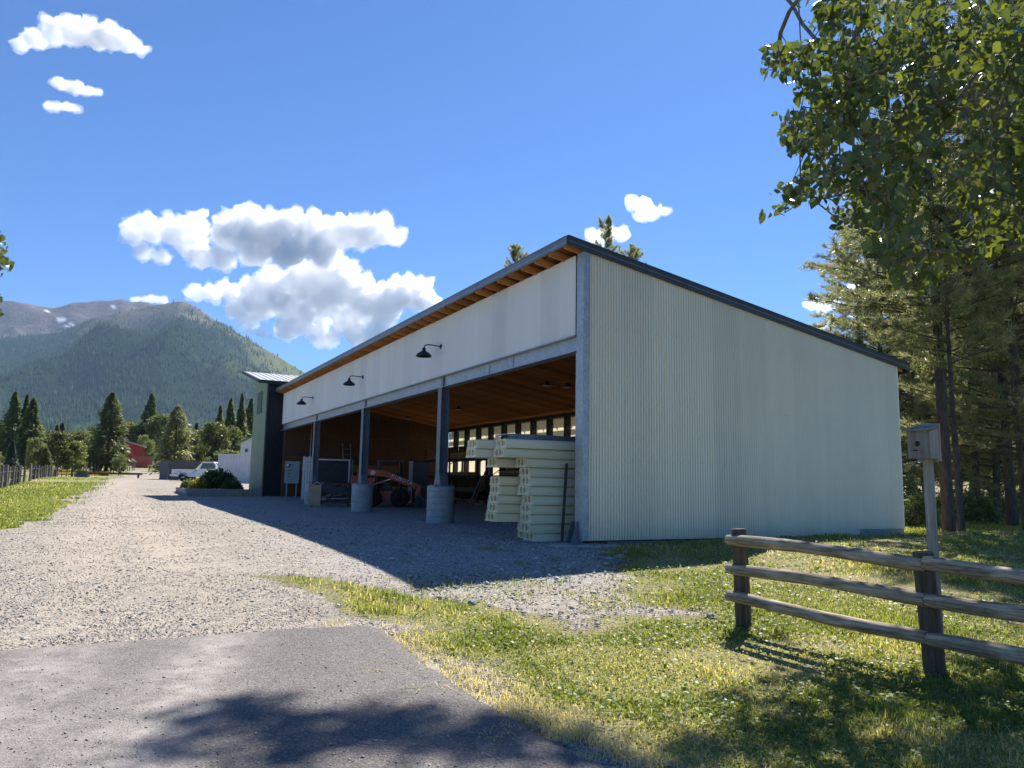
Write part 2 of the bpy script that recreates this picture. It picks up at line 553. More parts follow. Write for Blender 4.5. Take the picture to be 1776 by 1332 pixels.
# ground surfaces
def gravel_mat():
    m, nt, b = new_mat('gravel')
    v = coords(nt, 'Object')
    vo = nt.nodes.new('ShaderNodeTexVoronoi'); vo.inputs['Scale'].default_value = 52; vo.inputs['Randomness'].default_value = 1
    nt.links.new(v, vo.inputs['Vector'])
    vo2 = nt.nodes.new('ShaderNodeTexVoronoi'); vo2.inputs['Scale'].default_value = 13
    nt.links.new(v, vo2.inputs['Vector'])
    c1 = ramp(nt, vo.outputs['Color'], [(0.05, (0.20, 0.188, 0.17)), (0.35, (0.31, 0.29, 0.263)), (0.7, (0.365, 0.342, 0.31)), (0.97, (0.52, 0.495, 0.455))])
    c2 = ramp(nt, vo2.outputs['Color'], [(0.1, (0.72, 0.72, 0.74)), (0.9, (1.12, 1.09, 1.04))])
    c = mix(nt, 1.0, c1, c2, 'MULTIPLY')
    # dusty wheel tracks and browner fines
    at = nt.nodes.new('ShaderNodeAttribute'); at.attribute_name = 'track'
    n1 = noise(nt, v, 0.55, 5, 0.65)
    n2 = noise(nt, v, 2.2, 5, 0.65)
    dust = mix(nt, n2, (0.41, 0.355, 0.29), (0.375, 0.34, 0.295))
    tf = nt.nodes.new('ShaderNodeMath'); tf.operation = 'MULTIPLY'
    nt.links.new(at.outputs['Fac'], tf.inputs[0])
    nt.links.new(ramp(nt, n2, [(0.3, (0.25, 0.25, 0.25)), (0.65, (1, 1, 1))]), tf.inputs[1])
    c = mix(nt, tf.outputs[0], c, dust)
    tone = ramp(nt, n1, [(0.3, (0.88, 0.83, 0.77)), (0.7, (1.06, 1.01, 0.94))])
    c = mix(nt, 1.0, c, tone, 'MULTIPLY')
    # the shed's bluish shade put into the gravel colour, inside and before it
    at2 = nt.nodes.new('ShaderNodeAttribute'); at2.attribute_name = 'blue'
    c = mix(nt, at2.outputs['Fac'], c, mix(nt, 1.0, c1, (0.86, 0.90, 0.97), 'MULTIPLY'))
    nt.links.new(c, b.inputs['Base Color'])
    b.inputs['Roughness'].default_value = 0.92; b.inputs['Specular IOR Level'].default_value = 0.15
    bump(nt, b, vo.outputs['Distance'], 0.55, 0.012)
    return m
M_GRAVEL = gravel_mat()

def stone_mat():
    m, nt, b = new_mat('loose_stone')
    at = nt.nodes.new('ShaderNodeAttribute'); at.attribute_name = 'tint'
    c = ramp(nt, at.outputs['Fac'], [(0.0, (0.20, 0.19, 0.175)), (0.35, (0.33, 0.312, 0.285)), (0.75, (0.41, 0.387, 0.35)), (1.0, (0.60, 0.577, 0.535))])
    nt.links.new(c, b.inputs['Base Color'])
    b.inputs['Roughness'].default_value = 0.9; b.inputs['Specular IOR Level'].default_value = 0.2
    return m
M_STONE = stone_mat()

def asphalt_mat():
    m, nt, b = new_mat('asphalt')
    v = coords(nt, 'Object')
    vo = nt.nodes.new('ShaderNodeTexVoronoi'); vo.inputs['Scale'].default_value = 95
    nt.links.new(v, vo.inputs['Vector'])
    n1 = noise(nt, v, 1.1, 6, 0.65, 0.3)
    n2 = noise(nt, v, 4.0, 6, 0.7)
    c1 = ramp(nt, vo.outputs['Color'], [(0.05, (0.085, 0.08, 0.078)), (0.55, (0.135, 0.126, 0.122)), (0.95, (0.25, 0.237, 0.228))])
    at = nt.nodes.new('ShaderNodeAttribute'); at.attribute_name = 'track'
    f = nt.nodes.new('ShaderNodeMath'); f.operation = 'MULTIPLY'
    nt.links.new(at.outputs['Fac'], f.inputs[0])
    nt.links.new(ramp(nt, n2, [(0.35, (0.1, 0.1, 0.1)), (0.7, (0.85, 0.85, 0.85))]), f.inputs[1])
    c = mix(nt, f.outputs[0], c1, (0.46, 0.43, 0.405))
    c = mix(nt, 1.0, c, ramp(nt, n1, [(0.3, (0.82, 0.79, 0.76)), (0.7, (1.14, 1.09, 1.02))]), 'MULTIPLY')
    nt.links.new(c, b.inputs['Base Color'])
    b.inputs['Roughness'].default_value = 0.85; b.inputs['Specular IOR Level'].default_value = 0.25
    bump(nt, b, vo.outputs['Distance'], 0.5, 0.008)
    return m
M_ASPHALT = asphalt_mat()

def ground_mat():
    m, nt, b = new_mat('turf_and_soil')
    v = coords(nt, 'Object')
    n1 = noise(nt, v, 0.35, 6, 0.65)
    n2 = noise(nt, v, 3.0, 6, 0.7)
    n3 = noise(nt, v, 26.0, 4, 0.7)
    g = ramp(nt, n2, [(0.25, (0.13, 0.15, 0.04)), (0.55, (0.23, 0.23, 0.075)), (0.8, (0.36, 0.32, 0.15))])
    g = mix(nt, 1.0, g, ramp(nt, n3, [(0.25, (0.55, 0.55, 0.5)), (0.75, (1.3, 1.3, 1.2))]), 'MULTIPLY')
    dry = ramp(nt, n3, [(0.3, (0.26, 0.21, 0.14)), (0.7, (0.46, 0.40, 0.29))])
    # thatch: short dead stems lying every way between the blades
    vs1 = coords(nt, 'Object', (1, 5, 1), (0, 0, .5)); vs2 = coords(nt, 'Object', (5, 1, 1), (0, 0, -.3))
    th = mix(nt, 1.0, ramp(nt, noise(nt, vs1, 38, 3, .7), [(.42, (0, 0, 0)), (.62, (1, 1, 1))]), ramp(nt, noise(nt, vs2, 33, 3, .7), [(.45, (0, 0, 0)), (.65, (1, 1, 1))]), 'SCREEN')
    straw = ramp(nt, noise(nt, v, 70, 3, .7), [(.3, (.20, .16, .09)), (.7, (.52, .45, .29))])
    f = ramp(nt, n1, [(0.48, (0, 0, 0)), (0.66, (0.8, 0.8, 0.8))])
    c = mix(nt, f, g, dry)
    c = mix(nt, mix(nt, .62, (0, 0, 0), th), c, straw)
    c = mix(nt, ramp(nt, noise(nt, v, 48, 3, .75), [(.30, (.75, .75, .75)), (.46, (0, 0, 0))]), c, (.055, .05, .028))
    nt.links.new(c, b.inputs['Base Color'])
    b.inputs['Roughness'].default_value = 0.95; b.inputs['Specular IOR Level'].default_value = 0.1
    bump(nt, b, n3, 0.8, 0.05)
    return m
M_GROUND = ground_mat()

def leafy(name, stops, trans, fac=0.35, rough=0.45, attr='tint', spec=0.4, vary=0.0):
    m, nt, b = new_mat(name)
    at = nt.nodes.new('ShaderNodeAttribute'); at.attribute_name = attr
    c = ramp(nt, at.outputs['Fac'], stops)
    oi = nt.nodes.new('ShaderNodeObjectInfo')                  # every tree a little lighter or darker
    hs = nt.nodes.new('ShaderNodeHueSaturation')
    mr = nt.nodes.new('ShaderNodeMapRange'); mr.inputs['To Min'].default_value = 1 - vary; mr.inputs['To Max'].default_value = 1 + vary
    nt.links.new(oi.outputs['Random'], mr.inputs['Value']); nt.links.new(mr.outputs[0], hs.inputs['Value']); nt.links.new(c, hs.inputs['Color'])
    c = hs.outputs[0]
    nt.links.new(c, b.inputs['Base Color']); b.inputs['Roughness'].default_value = rough
    b.inputs['Specular IOR Level'].default_value = spec
    tr = nt.nodes.new('ShaderNodeBsdfTranslucent')
    nt.links.new(mix(nt, 1.0, c, trans, 'MULTIPLY'), tr.inputs['Color'])
    ms = nt.nodes.new('ShaderNodeMixShader'); ms.inputs[0].default_value = fac
    out = nt.nodes['Material Output']
    nt.links.new(b.outputs[0], ms.inputs[1]); nt.links.new(tr.outputs[0], ms.inputs[2])
    nt.links.new(ms.outputs[0], out.inputs['Surface'])
    return m
M_GRASS = leafy('grass_blade', [(0, (0.13, 0.18, 0.036)), (0.5, (0.26, 0.29, 0.075)), (0.8, (0.40, 0.39, 0.14)), (1, (0.62, 0.53, 0.31))], (1.6, 1.55, 0.8), 0.45, 0.5)
M_LEAF = leafy('cottonwood_leaf', [(0, (0.055, 0.085, 0.035)), (0.6, (0.095, 0.13, 0.052)), (1, (0.16, 0.19, 0.06))], (2.3, 2.0, 0.5), 0.30, 0.34)
M_NEEDLE = leafy('pine_needle', [(0, (0.11, 0.135, 0.07)), (0.55, (0.22, 0.24, 0.13)), (0.9, (0.36, 0.36, 0.22)), (1, (0.36, 0.18, 0.08))], (1.5, 1.45, 0.95), 0.55, 0.4, vary=0.15)
M_FIR = leafy('fir_needle', [(0, (0.065, 0.10, 0.042)), (0.6, (0.15, 0.19, 0.08)), (1, (0.26, 0.30, 0.13))], (1.4, 1.4, 0.8), 0.42, 0.5, vary=0.25)
M_BRIGHT = leafy('spring_leaf', [(0, (0.08, 0.105, 0.035)), (0.6, (0.155, 0.18, 0.065)), (1, (0.26, 0.28, 0.10))], (1.4, 1.4, 0.7), 0.40, 0.5, vary=0.28)
M_SHRUB = leafy('shrub_leaf', [(0, (0.02, 0.05, 0.01)), (0.6, (0.05, 0.10, 0.02)), (1, (0.11, 0.17, 0.03))], (1.6, 1.6, 0.7), 0.3, 0.45)
M_YELLOW = leafy('golden_shrub_leaf', [(0, (0.12, 0.14, 0.02)), (0.6, (0.30, 0.27, 0.03)), (1, (0.55, 0.42, 0.03))], (1.4, 1.4, 0.6), 0.3, 0.5)

def bark(name, lo, hi):
    m, nt, b = new_mat(name)
    v = coords(nt, 'Object', (1, 1, 0.22))
    n1 = noise(nt, v, 11, 6, 0.7, 0.6)
    c = ramp(nt, n1, [(0.3, lo), (0.7, hi)])
    nt.links.new(c, b.inputs['Base Color']); b.inputs['Roughness'].default_value = 0.95
    b.inputs['Specular IOR Level'].default_value = 0.1
    bump(nt, b, n1, 0.9, 0.05)
    return m
M_BARK = bark('pine_bark', (0.045, 0.04, 0.036), (0.16, 0.14, 0.12))
M_BARK2 = bark('grey_bark', (0.10, 0.09, 0.075), (0.27, 0.25, 0.21))
# ------------------------------------------------------------------ ground
def graded(vals):
    out = [vals[0]]
    for a, b, st0, st1 in vals[1]:
        x = a
        while x < b - 1e-6:
            t = (x - a)/(b - a)
            x = x + st0*(st1/st0)**t
            out.append(min(x, b))
    return np.array(out)

gy = graded((-60, [(-60, 2, 12, .6), (2, 24, .35, .4), (24, 120, .5, 5), (120, 3400, 6, 160)]))
gx_p = graded((0, [(0, 14, .35, .4), (14, 120, .5, 7), (120, 6500, 10, 420)]))
gx = np.concatenate([-gx_p[:0:-1], gx_p])
def grid_faces(nx, ny):
    i = np.arange(nx*ny).reshape(ny, nx)
    return np.stack([i[:-1, :-1], i[:-1, 1:], i[1:, 1:], i[1:, :-1]], -1).reshape(-1, 4)
X, Y = np.meshgrid(gx, gy)
V = np.stack([X.ravel(), Y.ravel(), terrain(X.ravel(), Y.ravel())], 1)
tag(np_mesh('ground', V, grid_faces(len(gx), len(gy)), M_GROUND, smooth_shade=True),
    'grassy ground and soil reaching to the foot of the mountain', None, None, 'structure')

def rays_np(px, py):
    xr, zr = (px - W/2)/FPX, -(py - H/2)/FPX
    x = xr*math.cos(ROLL) + zr*math.sin(ROLL); zz = -xr*math.sin(ROLL) + zr*math.cos(ROLL)
    return x, math.cos(PITCH) - zz*math.sin(PITCH), math.sin(PITCH) + zz*math.cos(PITCH)

def gpix_np(px, py):
    dx, dy, dz = rays_np(np.asarray(px, float), np.asarray(py, float))
    dz = np.minimum(dz, -1e-3)
    z = np.full(dx.shape, 0.45)
    for _ in range(14):
        t = (z - CAM_H)/dz
        t = np.clip(t, 0.5, 300)
        z = 0.5*z + 0.5*terrain(dx*t, dy*t)
    return dx*t, dy*t, z

def sd_poly(x, y, poly):
    """signed distance, positive inside"""
    d = np.full(x.shape, 1e18); ins = np.zeros(x.shape, bool)
    n = len(poly)
    for i in range(n):
        x0, y0 = poly[i]; x1, y1 = poly[(i+1) % n]
        ex, ey = x1-x0, y1-y0
        t = np.clip(((x-x0)*ex + (y-y0)*ey)/(ex*ex+ey*ey+1e-12), 0, 1)
        d = np.minimum(d, (x-x0-ex*t)**2 + (y-y0-ey*t)**2)
        c = ((y0 > y) != (y1 > y)) & (x < (x1-x0)*(y-y0)/(y1-y0+1e-12) + x0)
        ins ^= c
    return np.where(ins, 1, -1)*np.sqrt(d)

def sd_line(x, y, pts):
    d = np.full(x.shape, 1e18)
    for (x0, y0), (x1, y1) in zip(pts[:-1], pts[1:]):
        ex, ey = x1-x0, y1-y0
        t = np.clip(((x-x0)*ex + (y-y0)*ey)/(ex*ex+ey*ey+1e-12), 0, 1)
        d = np.minimum(d, (x-x0-ex*t)**2 + (y-y0-ey*t)**2)
    return np.sqrt(d)

def P2(px, py):
    p = gpix(px, py); return (p.x, p.y)
def shed(x, y, z=0.0):
    return C0 + DG*x + DF*y + Vector((0, 0, z))
def S2(x, y):
    p = shed(x, y); return (p.x, p.y)

DRIVE = ([P2(-220, 1010), P2(-60, 945), P2(0, 918), P2(60, 893), P2(97, 878), P2(112, 866), P2(128, 857), P2(160, 849),
          P2(178, 838), P2(190, 830)] + [(-56, 112), (-75, 150), (-70, 152), (-49, 112), (-40, 92), (-33, 76), (-20, 72), (-15, 62)]
         + [S2(9.6, 34), S2(9.6, 0.3), S2(0.3, 0.2), P2(1062, 972), P2(1080, 990), P2(1095, 1025), P2(1150, 1040), P2(1165, 1058),
            P2(1100, 1062), P2(1000, 1082), P2(900, 1062), P2(820, 1048), P2(700, 1030), P2(560, 1003), P2(440, 999), P2(530, 1020),
            P2(610, 1052), P2(700, 1098), P2(800, 1160), P2(880, 1215), P2(960, 1258), P2(1090, 1300), P2(1180, 1345), P2(1150, 1600), P2(-900, 1600)])
ASPH = [P2(-200, 1146), P2(0, 1131), P2(200, 1118), P2(400, 1103), P2(520, 1093), P2(600, 1089), P2(640, 1088), P2(658, 1092), P2(720, 1136),
        P2(790, 1188), P2(880, 1243), P2(960, 1288), P2(1030, 1325), P2(1080, 1360), P2(1150, 1600), P2(-900, 1600)]
TRACKS = [[P2(395, 1110), P2(300, 985), P2(250, 900), P2(222, 858), P2(212, 838), (-52, 112)],
          [P2(120, 1118), P2(150, 985), P2(175, 900), P2(188, 858), P2(196, 838), (-54, 112)]]
SHEDPOLY = [S2(-4.8, -4), S2(-4.8, 33), S2(10, 33), S2(10, -0.5), S2(1, -3.5)]

def gravel_w(x, y):
    d = sd_poly(x, y, DRIVE)
    far = np.hypot(x, y)
    amp = 0.16 + 0.016*far
    n = (fbm(x*1.3, y*1.3, 31, 3) - 0.5)*2*amp*1.5 + (fbm(x*6, y*6, 41, 2) - 0.5)*amp*0.7
    return d + n

def track_w(x, y):
    d = np.minimum(sd_line(x, y, TRACKS[0]), sd_line(x, y, TRACKS[1]))
    return np.clip(np.exp(-(d/0.55)**2), 0, 1)

def gravel_patch(x0, x1, y0, y1, st, off):
    xs, ys = np.arange(x0, x1+st/2, st), np.arange(y0, y1+st/2, st)
    X, Y = np.meshgrid(xs, ys)
    w = gravel_w(X.ravel(), Y.ravel()).reshape(X.shape)
    keep = (w[:-1, :-1] + w[1:, :-1] + w[:-1, 1:] + w[1:, 1:]) > 0
    F = grid_faces(len(xs), len(ys)).reshape(len(ys)-1, len(xs)-1, 4)[keep]
    x, y = X.ravel(), Y.ravel()
    used = np.zeros(len(x), bool); used[F.ravel()] = True
    idx = np.cumsum(used) - 1
    x, y = x[used], y[used]
    ww = w.ravel()[used]
    edge = smooth(-0.1, 0.35, ww)
    z = terrain(x, y) + off*edge - 0.004*(1-edge) + (fbm(x*2.2, y*2.2, 55, 3) - 0.5)*0.018*edge
    return np.stack([x, y, z], 1), idx[F]

Vs, Fs, b = [], [], 0
for a in ((-7.5, 7.0, 2.4, 14.0, .055, .014), (-30.0, 12.0, 13.8, 50.0, .22, .010), (-80.0, -4.0, 49.5, 153.0, 1.0, .016)):
    v_, f_ = gravel_patch(*a)
    Vs.append(v_); Fs.append(f_ + b); b += len(v_)
xn, yn = np.arange(-16.0, -7.5+.01, .17), np.arange(2.4, 14.01, .2)
v_, f_ = gravel_patch(-30.0, -7.30, 3.0, 14.2, .22, .010)
Vs.append(v_); Fs.append(f_ + b)
GV, GF = np.concatenate(Vs), np.concatenate(Fs)
tr = track_w(GV[:, 0], GV[:, 1])*smooth(2, 14, GV[:, 1])
blue = smooth(-0.8, 0.8, sd_poly(GV[:, 0], GV[:, 1], SHEDPOLY) + (fbm(GV[:, 0], GV[:, 1], 77, 3)-.5)*2.0)  # weight of the painted shade tint, over the shed and its shadow
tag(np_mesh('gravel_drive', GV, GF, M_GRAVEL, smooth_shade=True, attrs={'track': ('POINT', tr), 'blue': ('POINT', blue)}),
    'wide pale gravel drive running past the open shed', None, None, 'structure')

# asphalt apron: a slab with a broken edge
st = 0.06
xs, ys = np.arange(-6.6, 1.6, st), np.arange(2.4, 8.2, st)
X, Y = np.meshgrid(xs, ys); x, y = X.ravel(), Y.ravel()
w = sd_poly(x, y, ASPH) + (fbm(x*5, y*5, 91, 3) - .5)*0.09
ww = w.reshape(X.shape)
keep = (ww[:-1, :-1] + ww[1:, :-1] + ww[:-1, 1:] + ww[1:, 1:]) > 0
F = grid_faces(len(xs), len(ys)).reshape(len(ys)-1, len(xs)-1, 4)[keep]
used = np.zeros(len(x), bool); used[F.ravel()] = True
idx = np.cumsum(used) - 1
x, y, w = x[used], y[used], w[used]
z = terrain(x, y) + 0.034*smooth(-.03, .10, w) + .004
trk = np.clip(np.exp(-((sd_line(x, y, [P2(395, 1110), P2(330, 1180), P2(230, 1332), P2(150, 1500)]))/0.28)**2)
              + .8*np.exp(-((sd_line(x, y, [P2(120, 1118), P2(60, 1190), P2(-60, 1332)]))/0.45)**2), 0, 1)
tag(np_mesh('asphalt_apron', np.stack([x, y, z], 1), idx[F], M_ASPHALT, smooth_shade=True, attrs={'track': ('POINT', trk)}),
    'worn grey asphalt apron in the foreground', None, None, 'structure')

# ---- loose stones
def scatter_px(n, x0, x1, y0, y1):
    px = RNG.uniform(x0, x1, n); py = RNG.uniform(y0, y1, n)
    return gpix_np(px, py)

def stones(name, x, y, size, label, sink=0.3):
    n = len(x)
    base = np.array([[1, 0, 0], [0, 1, 0], [-1, 0, 0], [0, -1, 0], [.1, .1, .8], [0, 0, -.6]], float)
    f = np.array([[0, 1, 4], [1, 2, 4], [2, 3, 4], [3, 0, 4], [1, 0, 5], [2, 1, 5], [3, 2, 5], [0, 3, 5]])
    v = base[None]*RNG.uniform(.6, 1.25, (n, 6, 3))
    a = RNG.uniform(0, 6.28, n); c, s = np.cos(a)[:, None], np.sin(a)[:, None]
    vx, vy = v[:, :, 0]*c - v[:, :, 1]*s, v[:, :, 0]*s + v[:, :, 1]*c
    tl = RNG.uniform(-.5, .5, n)[:, None]
    vz = v[:, :, 2] + vx*tl
    z0 = terrain(x, y) + .016
    V = np.stack([vx*size[:, None] + x[:, None], vy*size[:, None] + y[:, None],
                  vz*size[:, None]*.75 + z0[:, None] + size[:, None]*(.45 - sink)], -1).reshape(-1, 3)
    F = (f[None] + (np.arange(n)*6)[:, None, None]).reshape(-1, 3)
    tint = np.repeat(RNG.uniform(0, 1, n), 6)
    return tag(np_mesh(name, V, F, M_STONE, attrs={'tint': ('POINT', tint)}), label, 'gravel', None, 'stuff')

x, y, z = scatter_px(60000, -20, 1280, 905, 1332)
ok = (gravel_w(x, y) > -.12) & (sd_poly(x, y, ASPH) < -.02) & (y < 24)
x, y = x[ok], y[ok]
dist = np.hypot(x, y)
size = np.abs(RNG.normal(0, .0038, len(x))) + .0026 + .00042*dist
big = RNG.random(len(x)) < .018
size[big] *= RNG.uniform(1.6, 2.8, big.sum())
size[sd_poly(x, y, SHEDPOLY) > 0] *= 1.75
bank = (sd_poly(x, y, [P2(700, 1000), P2(1080, 972), P2(1260, 1060), P2(1000, 1090), P2(740, 1050)]) > 0) & (RNG.random(len(x)) < .06)
size[bank] *= 2.6
x2, y2, _ = scatter_px(9000, 60, 1000, 848, 912)
ok = (gravel_w(x2, y2) > -.1) & (y2 < 60) & (y2 > 9)
x2, y2 = x2[ok], y2[ok]
size = np.concatenate([size, np.abs(RNG.normal(0, .004, len(x2))) + .004 + .00045*np.hypot(x2, y2)]); x, y = np.concatenate([x, x2]), np.concatenate([y, y2])
stones('loose_gravel', x, y, size, 'loose crushed stone scattered over the drive')
# grit on the asphalt
x, y, z = scatter_px(1500, -20, 1080, 1095, 1345)
ok = sd_poly(x, y, ASPH) > .02
x, y = x[ok], y[ok]
o = stones('asphalt_grit', x, y, np.abs(RNG.normal(0, .0035, len(x))) + .003, 'small grit lying on the asphalt apron')
o.location.z = 0.024

# ---- grass
def blades(name, x, y, h, wd, tint, label, bend=.5, mat=None):
    n = len(x)
    z = terrain(x, y) - .005
    a = RNG.uniform(0, 6.283, n)
    dx, dy = np.cos(a), np.sin(a)
    b = RNG.uniform(.1, 1, n)*bend
    a2 = a + 1.57 + RNG.normal(0, .6, n)
    lx, ly = np.cos(a2)*b*h, np.sin(a2)*b*h
    hw = wd/2
    P0 = np.stack([x - dx*hw, y - dy*hw, z], 1); P1 = np.stack([x + dx*hw, y + dy*hw, z], 1)
    mx, my, mz = x + lx*.35, y + ly*.35, z + h*.6
    P2_ = np.stack([mx + dx*hw*.8, my + dy*hw*.8, mz], 1); P3 = np.stack([mx - dx*hw*.8, my - dy*hw*.8, mz], 1)
    P4 = np.stack([x + lx, y + ly, z + h*(1 - .25*b)], 1)
    V = np.stack([P0, P1, P2_, P3, P4], 1).reshape(-1, 3)
    f = np.array([[0, 1, 2], [0, 2, 3], [3, 2, 4]])
    F = (f[None] + (np.arange(n)*5)[:, None, None]).reshape(-1, 3)
    return tag(np_mesh(name, V, F, mat or M_GRASS, attrs={'tint': ('POINT', np.repeat(tint, 5))}), label, 'grass', None, 'stuff')

BANK = [P2(690, 1008), P2(1080, 968), P2(1285, 1030), P2(1285, 1105), P2(1000, 1105), P2(740, 1070)]
def lawn_density(x, y):
    w = gravel_w(x, y)
    d = smooth(.08, -.55, w)
    patch = fbm(x*1.1, y*1.1, 63, 4)
    bare = smooth(.56, .68, fbm(x*.5 + 7, y*.9, 29, 4))*smooth(13.5, 11.5, y)*smooth(.5, 2.0, x)*.55
    bank = smooth(-.3, .3, sd_poly(x, y, BANK))*smooth(.40, .62, fbm(x*1.9, y*1.9, 97, 3))*.30
    return np.maximum(d*(.42 + .58*smooth(.36, .56, patch))*(1 - bare), bank), patch

x1, y1, _ = scatter_px(330000, 380, 1800, 925, 1345)
x2 = RNG.uniform(-2, 16, 60000); y2 = RNG.uniform(3.6, 20, 60000)
x, y = np.concatenate([x1, x2]), np.concatenate([y1, y2])
ok = (x > -6) & (y < 40) & (sd_poly(x, y, ASPH) < -.03)
x, y = x[ok], y[ok]
dxy = (x - C0.x)*DF.x + (y - C0.y)*DF.y; gw = (x - C0.x)*DG.x + (y - C0.y)*DG.y
ok = ~((dxy > -.05) & (gw > -6) & (gw < 9.7))
x, y = x[ok], y[ok]
dens, patch = lawn_density(x, y)
ok = RNG.random(len(x)) < dens
x, y, patch, dens = x[ok], y[ok], patch[ok], dens[ok]
dist = np.hypot(x, y)
tall = smooth(.45, .62, fbm(x*.8 + 3, y*.8, 12, 3))
lush = smooth(.35, .65, fbm(x*.55, y*.55 + 9, 18, 3))
h = (RNG.gamma(4, .0095, len(x)) + .018)*(.52 + .75*tall)*(.55 + .45*dens)
wd = .0038 + .00062*dist + RNG.uniform(0, .002, len(x))
tint = np.clip(.42 - .30*lush + .25*patch*0 + RNG.normal(0, .16, len(x)) + .50*(RNG.random(len(x)) < .10 + .30*smooth(.52, .38, patch)) + .50*(1 - dens), 0, 1)
blades('lawn_grass', x, y, h, wd, tint, 'short green lawn grass beside the shed and rail fence', .9)

# clover and small broad leaves between the blades
sel = RNG.random(len(x)) < .14
cx_, cy_ = x[sel], y[sel]; n = len(cx_)
s_ = (.006 + .0010*dist[sel])*RNG.uniform(.7, 1.6, n); a = RNG.uniform(0, 6.283, n)
cz = terrain(cx_, cy_) + RNG.uniform(.008, .045, n)
tl = RNG.normal(0, .4, (n, 2))
Vc = []
for k in range(4):
    u, v2_ = np.cos(a + k*1.571), np.sin(a + k*1.571)
    r_ = s_*(1.0 if k % 2 == 0 else .75)
    Vc.append(np.stack([cx_ + u*r_, cy_ + v2_*r_, cz + (u*tl[:, 0] + v2_*tl[:, 1])*r_], 1))
tag(np_mesh('lawn_clover', np.stack(Vc, 1).reshape(-1, 3), np.arange(n*4).reshape(-1, 4), M_GRASS, attrs={'tint': ('POINT', np.repeat(np.clip(RNG.normal(.12, .12, n), 0, .6), 4))}),
    'low clover leaves growing among the lawn grass', 'clover', None, 'stuff')

# dry straw along the asphalt edge and cut straw on it
x, y, _ = scatter_px(26000, 560, 1150, 1060, 1340)
sdA = sd_poly(x, y, ASPH)
ok = (sdA < .05) & (sdA > -.55) & (RNG.random(len(x)) < np.clip(1.2 - np.abs(sdA + .08)/.35, .05, 1)*.5*smooth(.35, .6, fbm(x*2.5, y*2.5, 8, 3))*1.6)
x, y = x[ok], y[ok]
straw = blades('dry_straw', x, y, RNG.uniform(.02, .07, len(x)), np.full(len(x), .0055), np.full(len(x), 1.0) - RNG.uniform(0, .08, len(x)),
       'dry yellow straw along the edge of the asphalt', 1.6)
straw.location.z = .022
xs_, ys_ = [], []
for (px, py, k, sp) in ((650, 1172, 26, .07), (725, 1164, 14, .10), (720, 1204, 16, .05), (762, 1201, 12, .05), (765, 1234, 10, .04), (860, 1287, 40, .06), (880, 1272, 20, .05), (960, 1252, 60, .10), (905, 1245, 50, .09), (985, 1278, 50, .08)):
    c = gpix(px, py)
    xs_ += list(c.x + RNG.normal(0, sp, k)); ys_ += list(c.y + RNG.normal(0, sp*.55, k))
xs_, ys_ = np.array(xs_), np.array(ys_)
o = blades('straw_wisps', xs_, ys_, RNG.uniform(.02, .06, len(xs_)), np.full(len(xs_), .005), np.full(len(xs_), .98), 'wisps of straw blown onto the asphalt', 3.5)
o.location.z = .03

# left verge and far field: coarser blades
x, y, _ = scatter_px(60000, -40, 330, 828, 925)
ok = (gravel_w(x, y) < .05) & (y > 12) & (y < 140) & (RNG.random(len(x)) < .8)
x, y = x[ok], y[ok]
dist = np.hypot(x, y)
tint = np.clip(.06 + .40*fbm(x*.2, y*.2, 44, 3) + RNG.normal(0, .15, len(x)) + .6*(RNG.random(len(x)) < .10), 0, 1)
blades('verge_grass', x, y, RNG.uniform(.04, .10, len(x))*(1 + dist*.010), .004 + .0009*dist, tint, 'mown grass verge between the drive and the stake fence', .8)
# grass under the pines
x, y, _ = scatter_px(45000, 1540, 1830, 862, 955)
ok = (y > 17) & (y < 70) & (RNG.random(len(x)) < .75)
x, y = x[ok], y[ok]
gw = (x - C0.x)*DG.x + (y - C0.y)*DG.y
ok = (gw > 9.8)
x, y = x[ok], y[ok]
dist = np.hypot(x, y)
blades('woodland_grass', x, y, RNG.uniform(.04, .11, len(x))*(1 + dist*.01), .004 + .0009*dist, np.clip(RNG.normal(.45, .2, len(x)), 0, 1), 'grass under the pines behind the rail fence', .8)
# strip of yellow flowers beyond the cross fence
x = RNG.uniform(0, 1, 9000); Yf = RNG.uniform(116, 132, 9000)
pxf = 104 + 92*x
x, y = (pxf - 888)/FPX*Yf, Yf
blades('yellow_flowers', x, y, RNG.uniform(.25, .5, len(x)), np.full(len(x), .16), np.clip(RNG.normal(.8, .15, len(x)), 0, 1), 'strip of yellow flowers beyond the far stake fence', .6, M_YELLOW)
# weeds growing through the gravel
xs_, ys_ = [], []
for (px, py, k, sp) in ((850, 955, 130, .13), (735, 953, 30, .08), (960, 973, 60, .10), (905, 982, 60, .12), (700, 975, 16, .05), (1135, 1000, 90, .2), (1090, 1040, 90, .25), (1000, 1030, 60, .3), (880, 1035, 60, .25), (1250, 1047, 120, .12), (1180, 1025, 80, .2), (700, 1010, 40, .2), (760, 1018, 40, .25)):
    c = gpix(px, py)
    xs_ += list(c.x + RNG.normal(0, sp, k)); ys_ += list(c.y + RNG.normal(0, sp, k))
xs_, ys_ = np.array(xs_), np.array(ys_)
blades('gravel_weeds', xs_, ys_, RNG.uniform(.03, .11, len(xs_)), np.full(len(xs_), .011), np.clip(RNG.normal(.3, .12, len(xs_)), 0, 1), 'sparse green weeds growing through the gravel', .9)
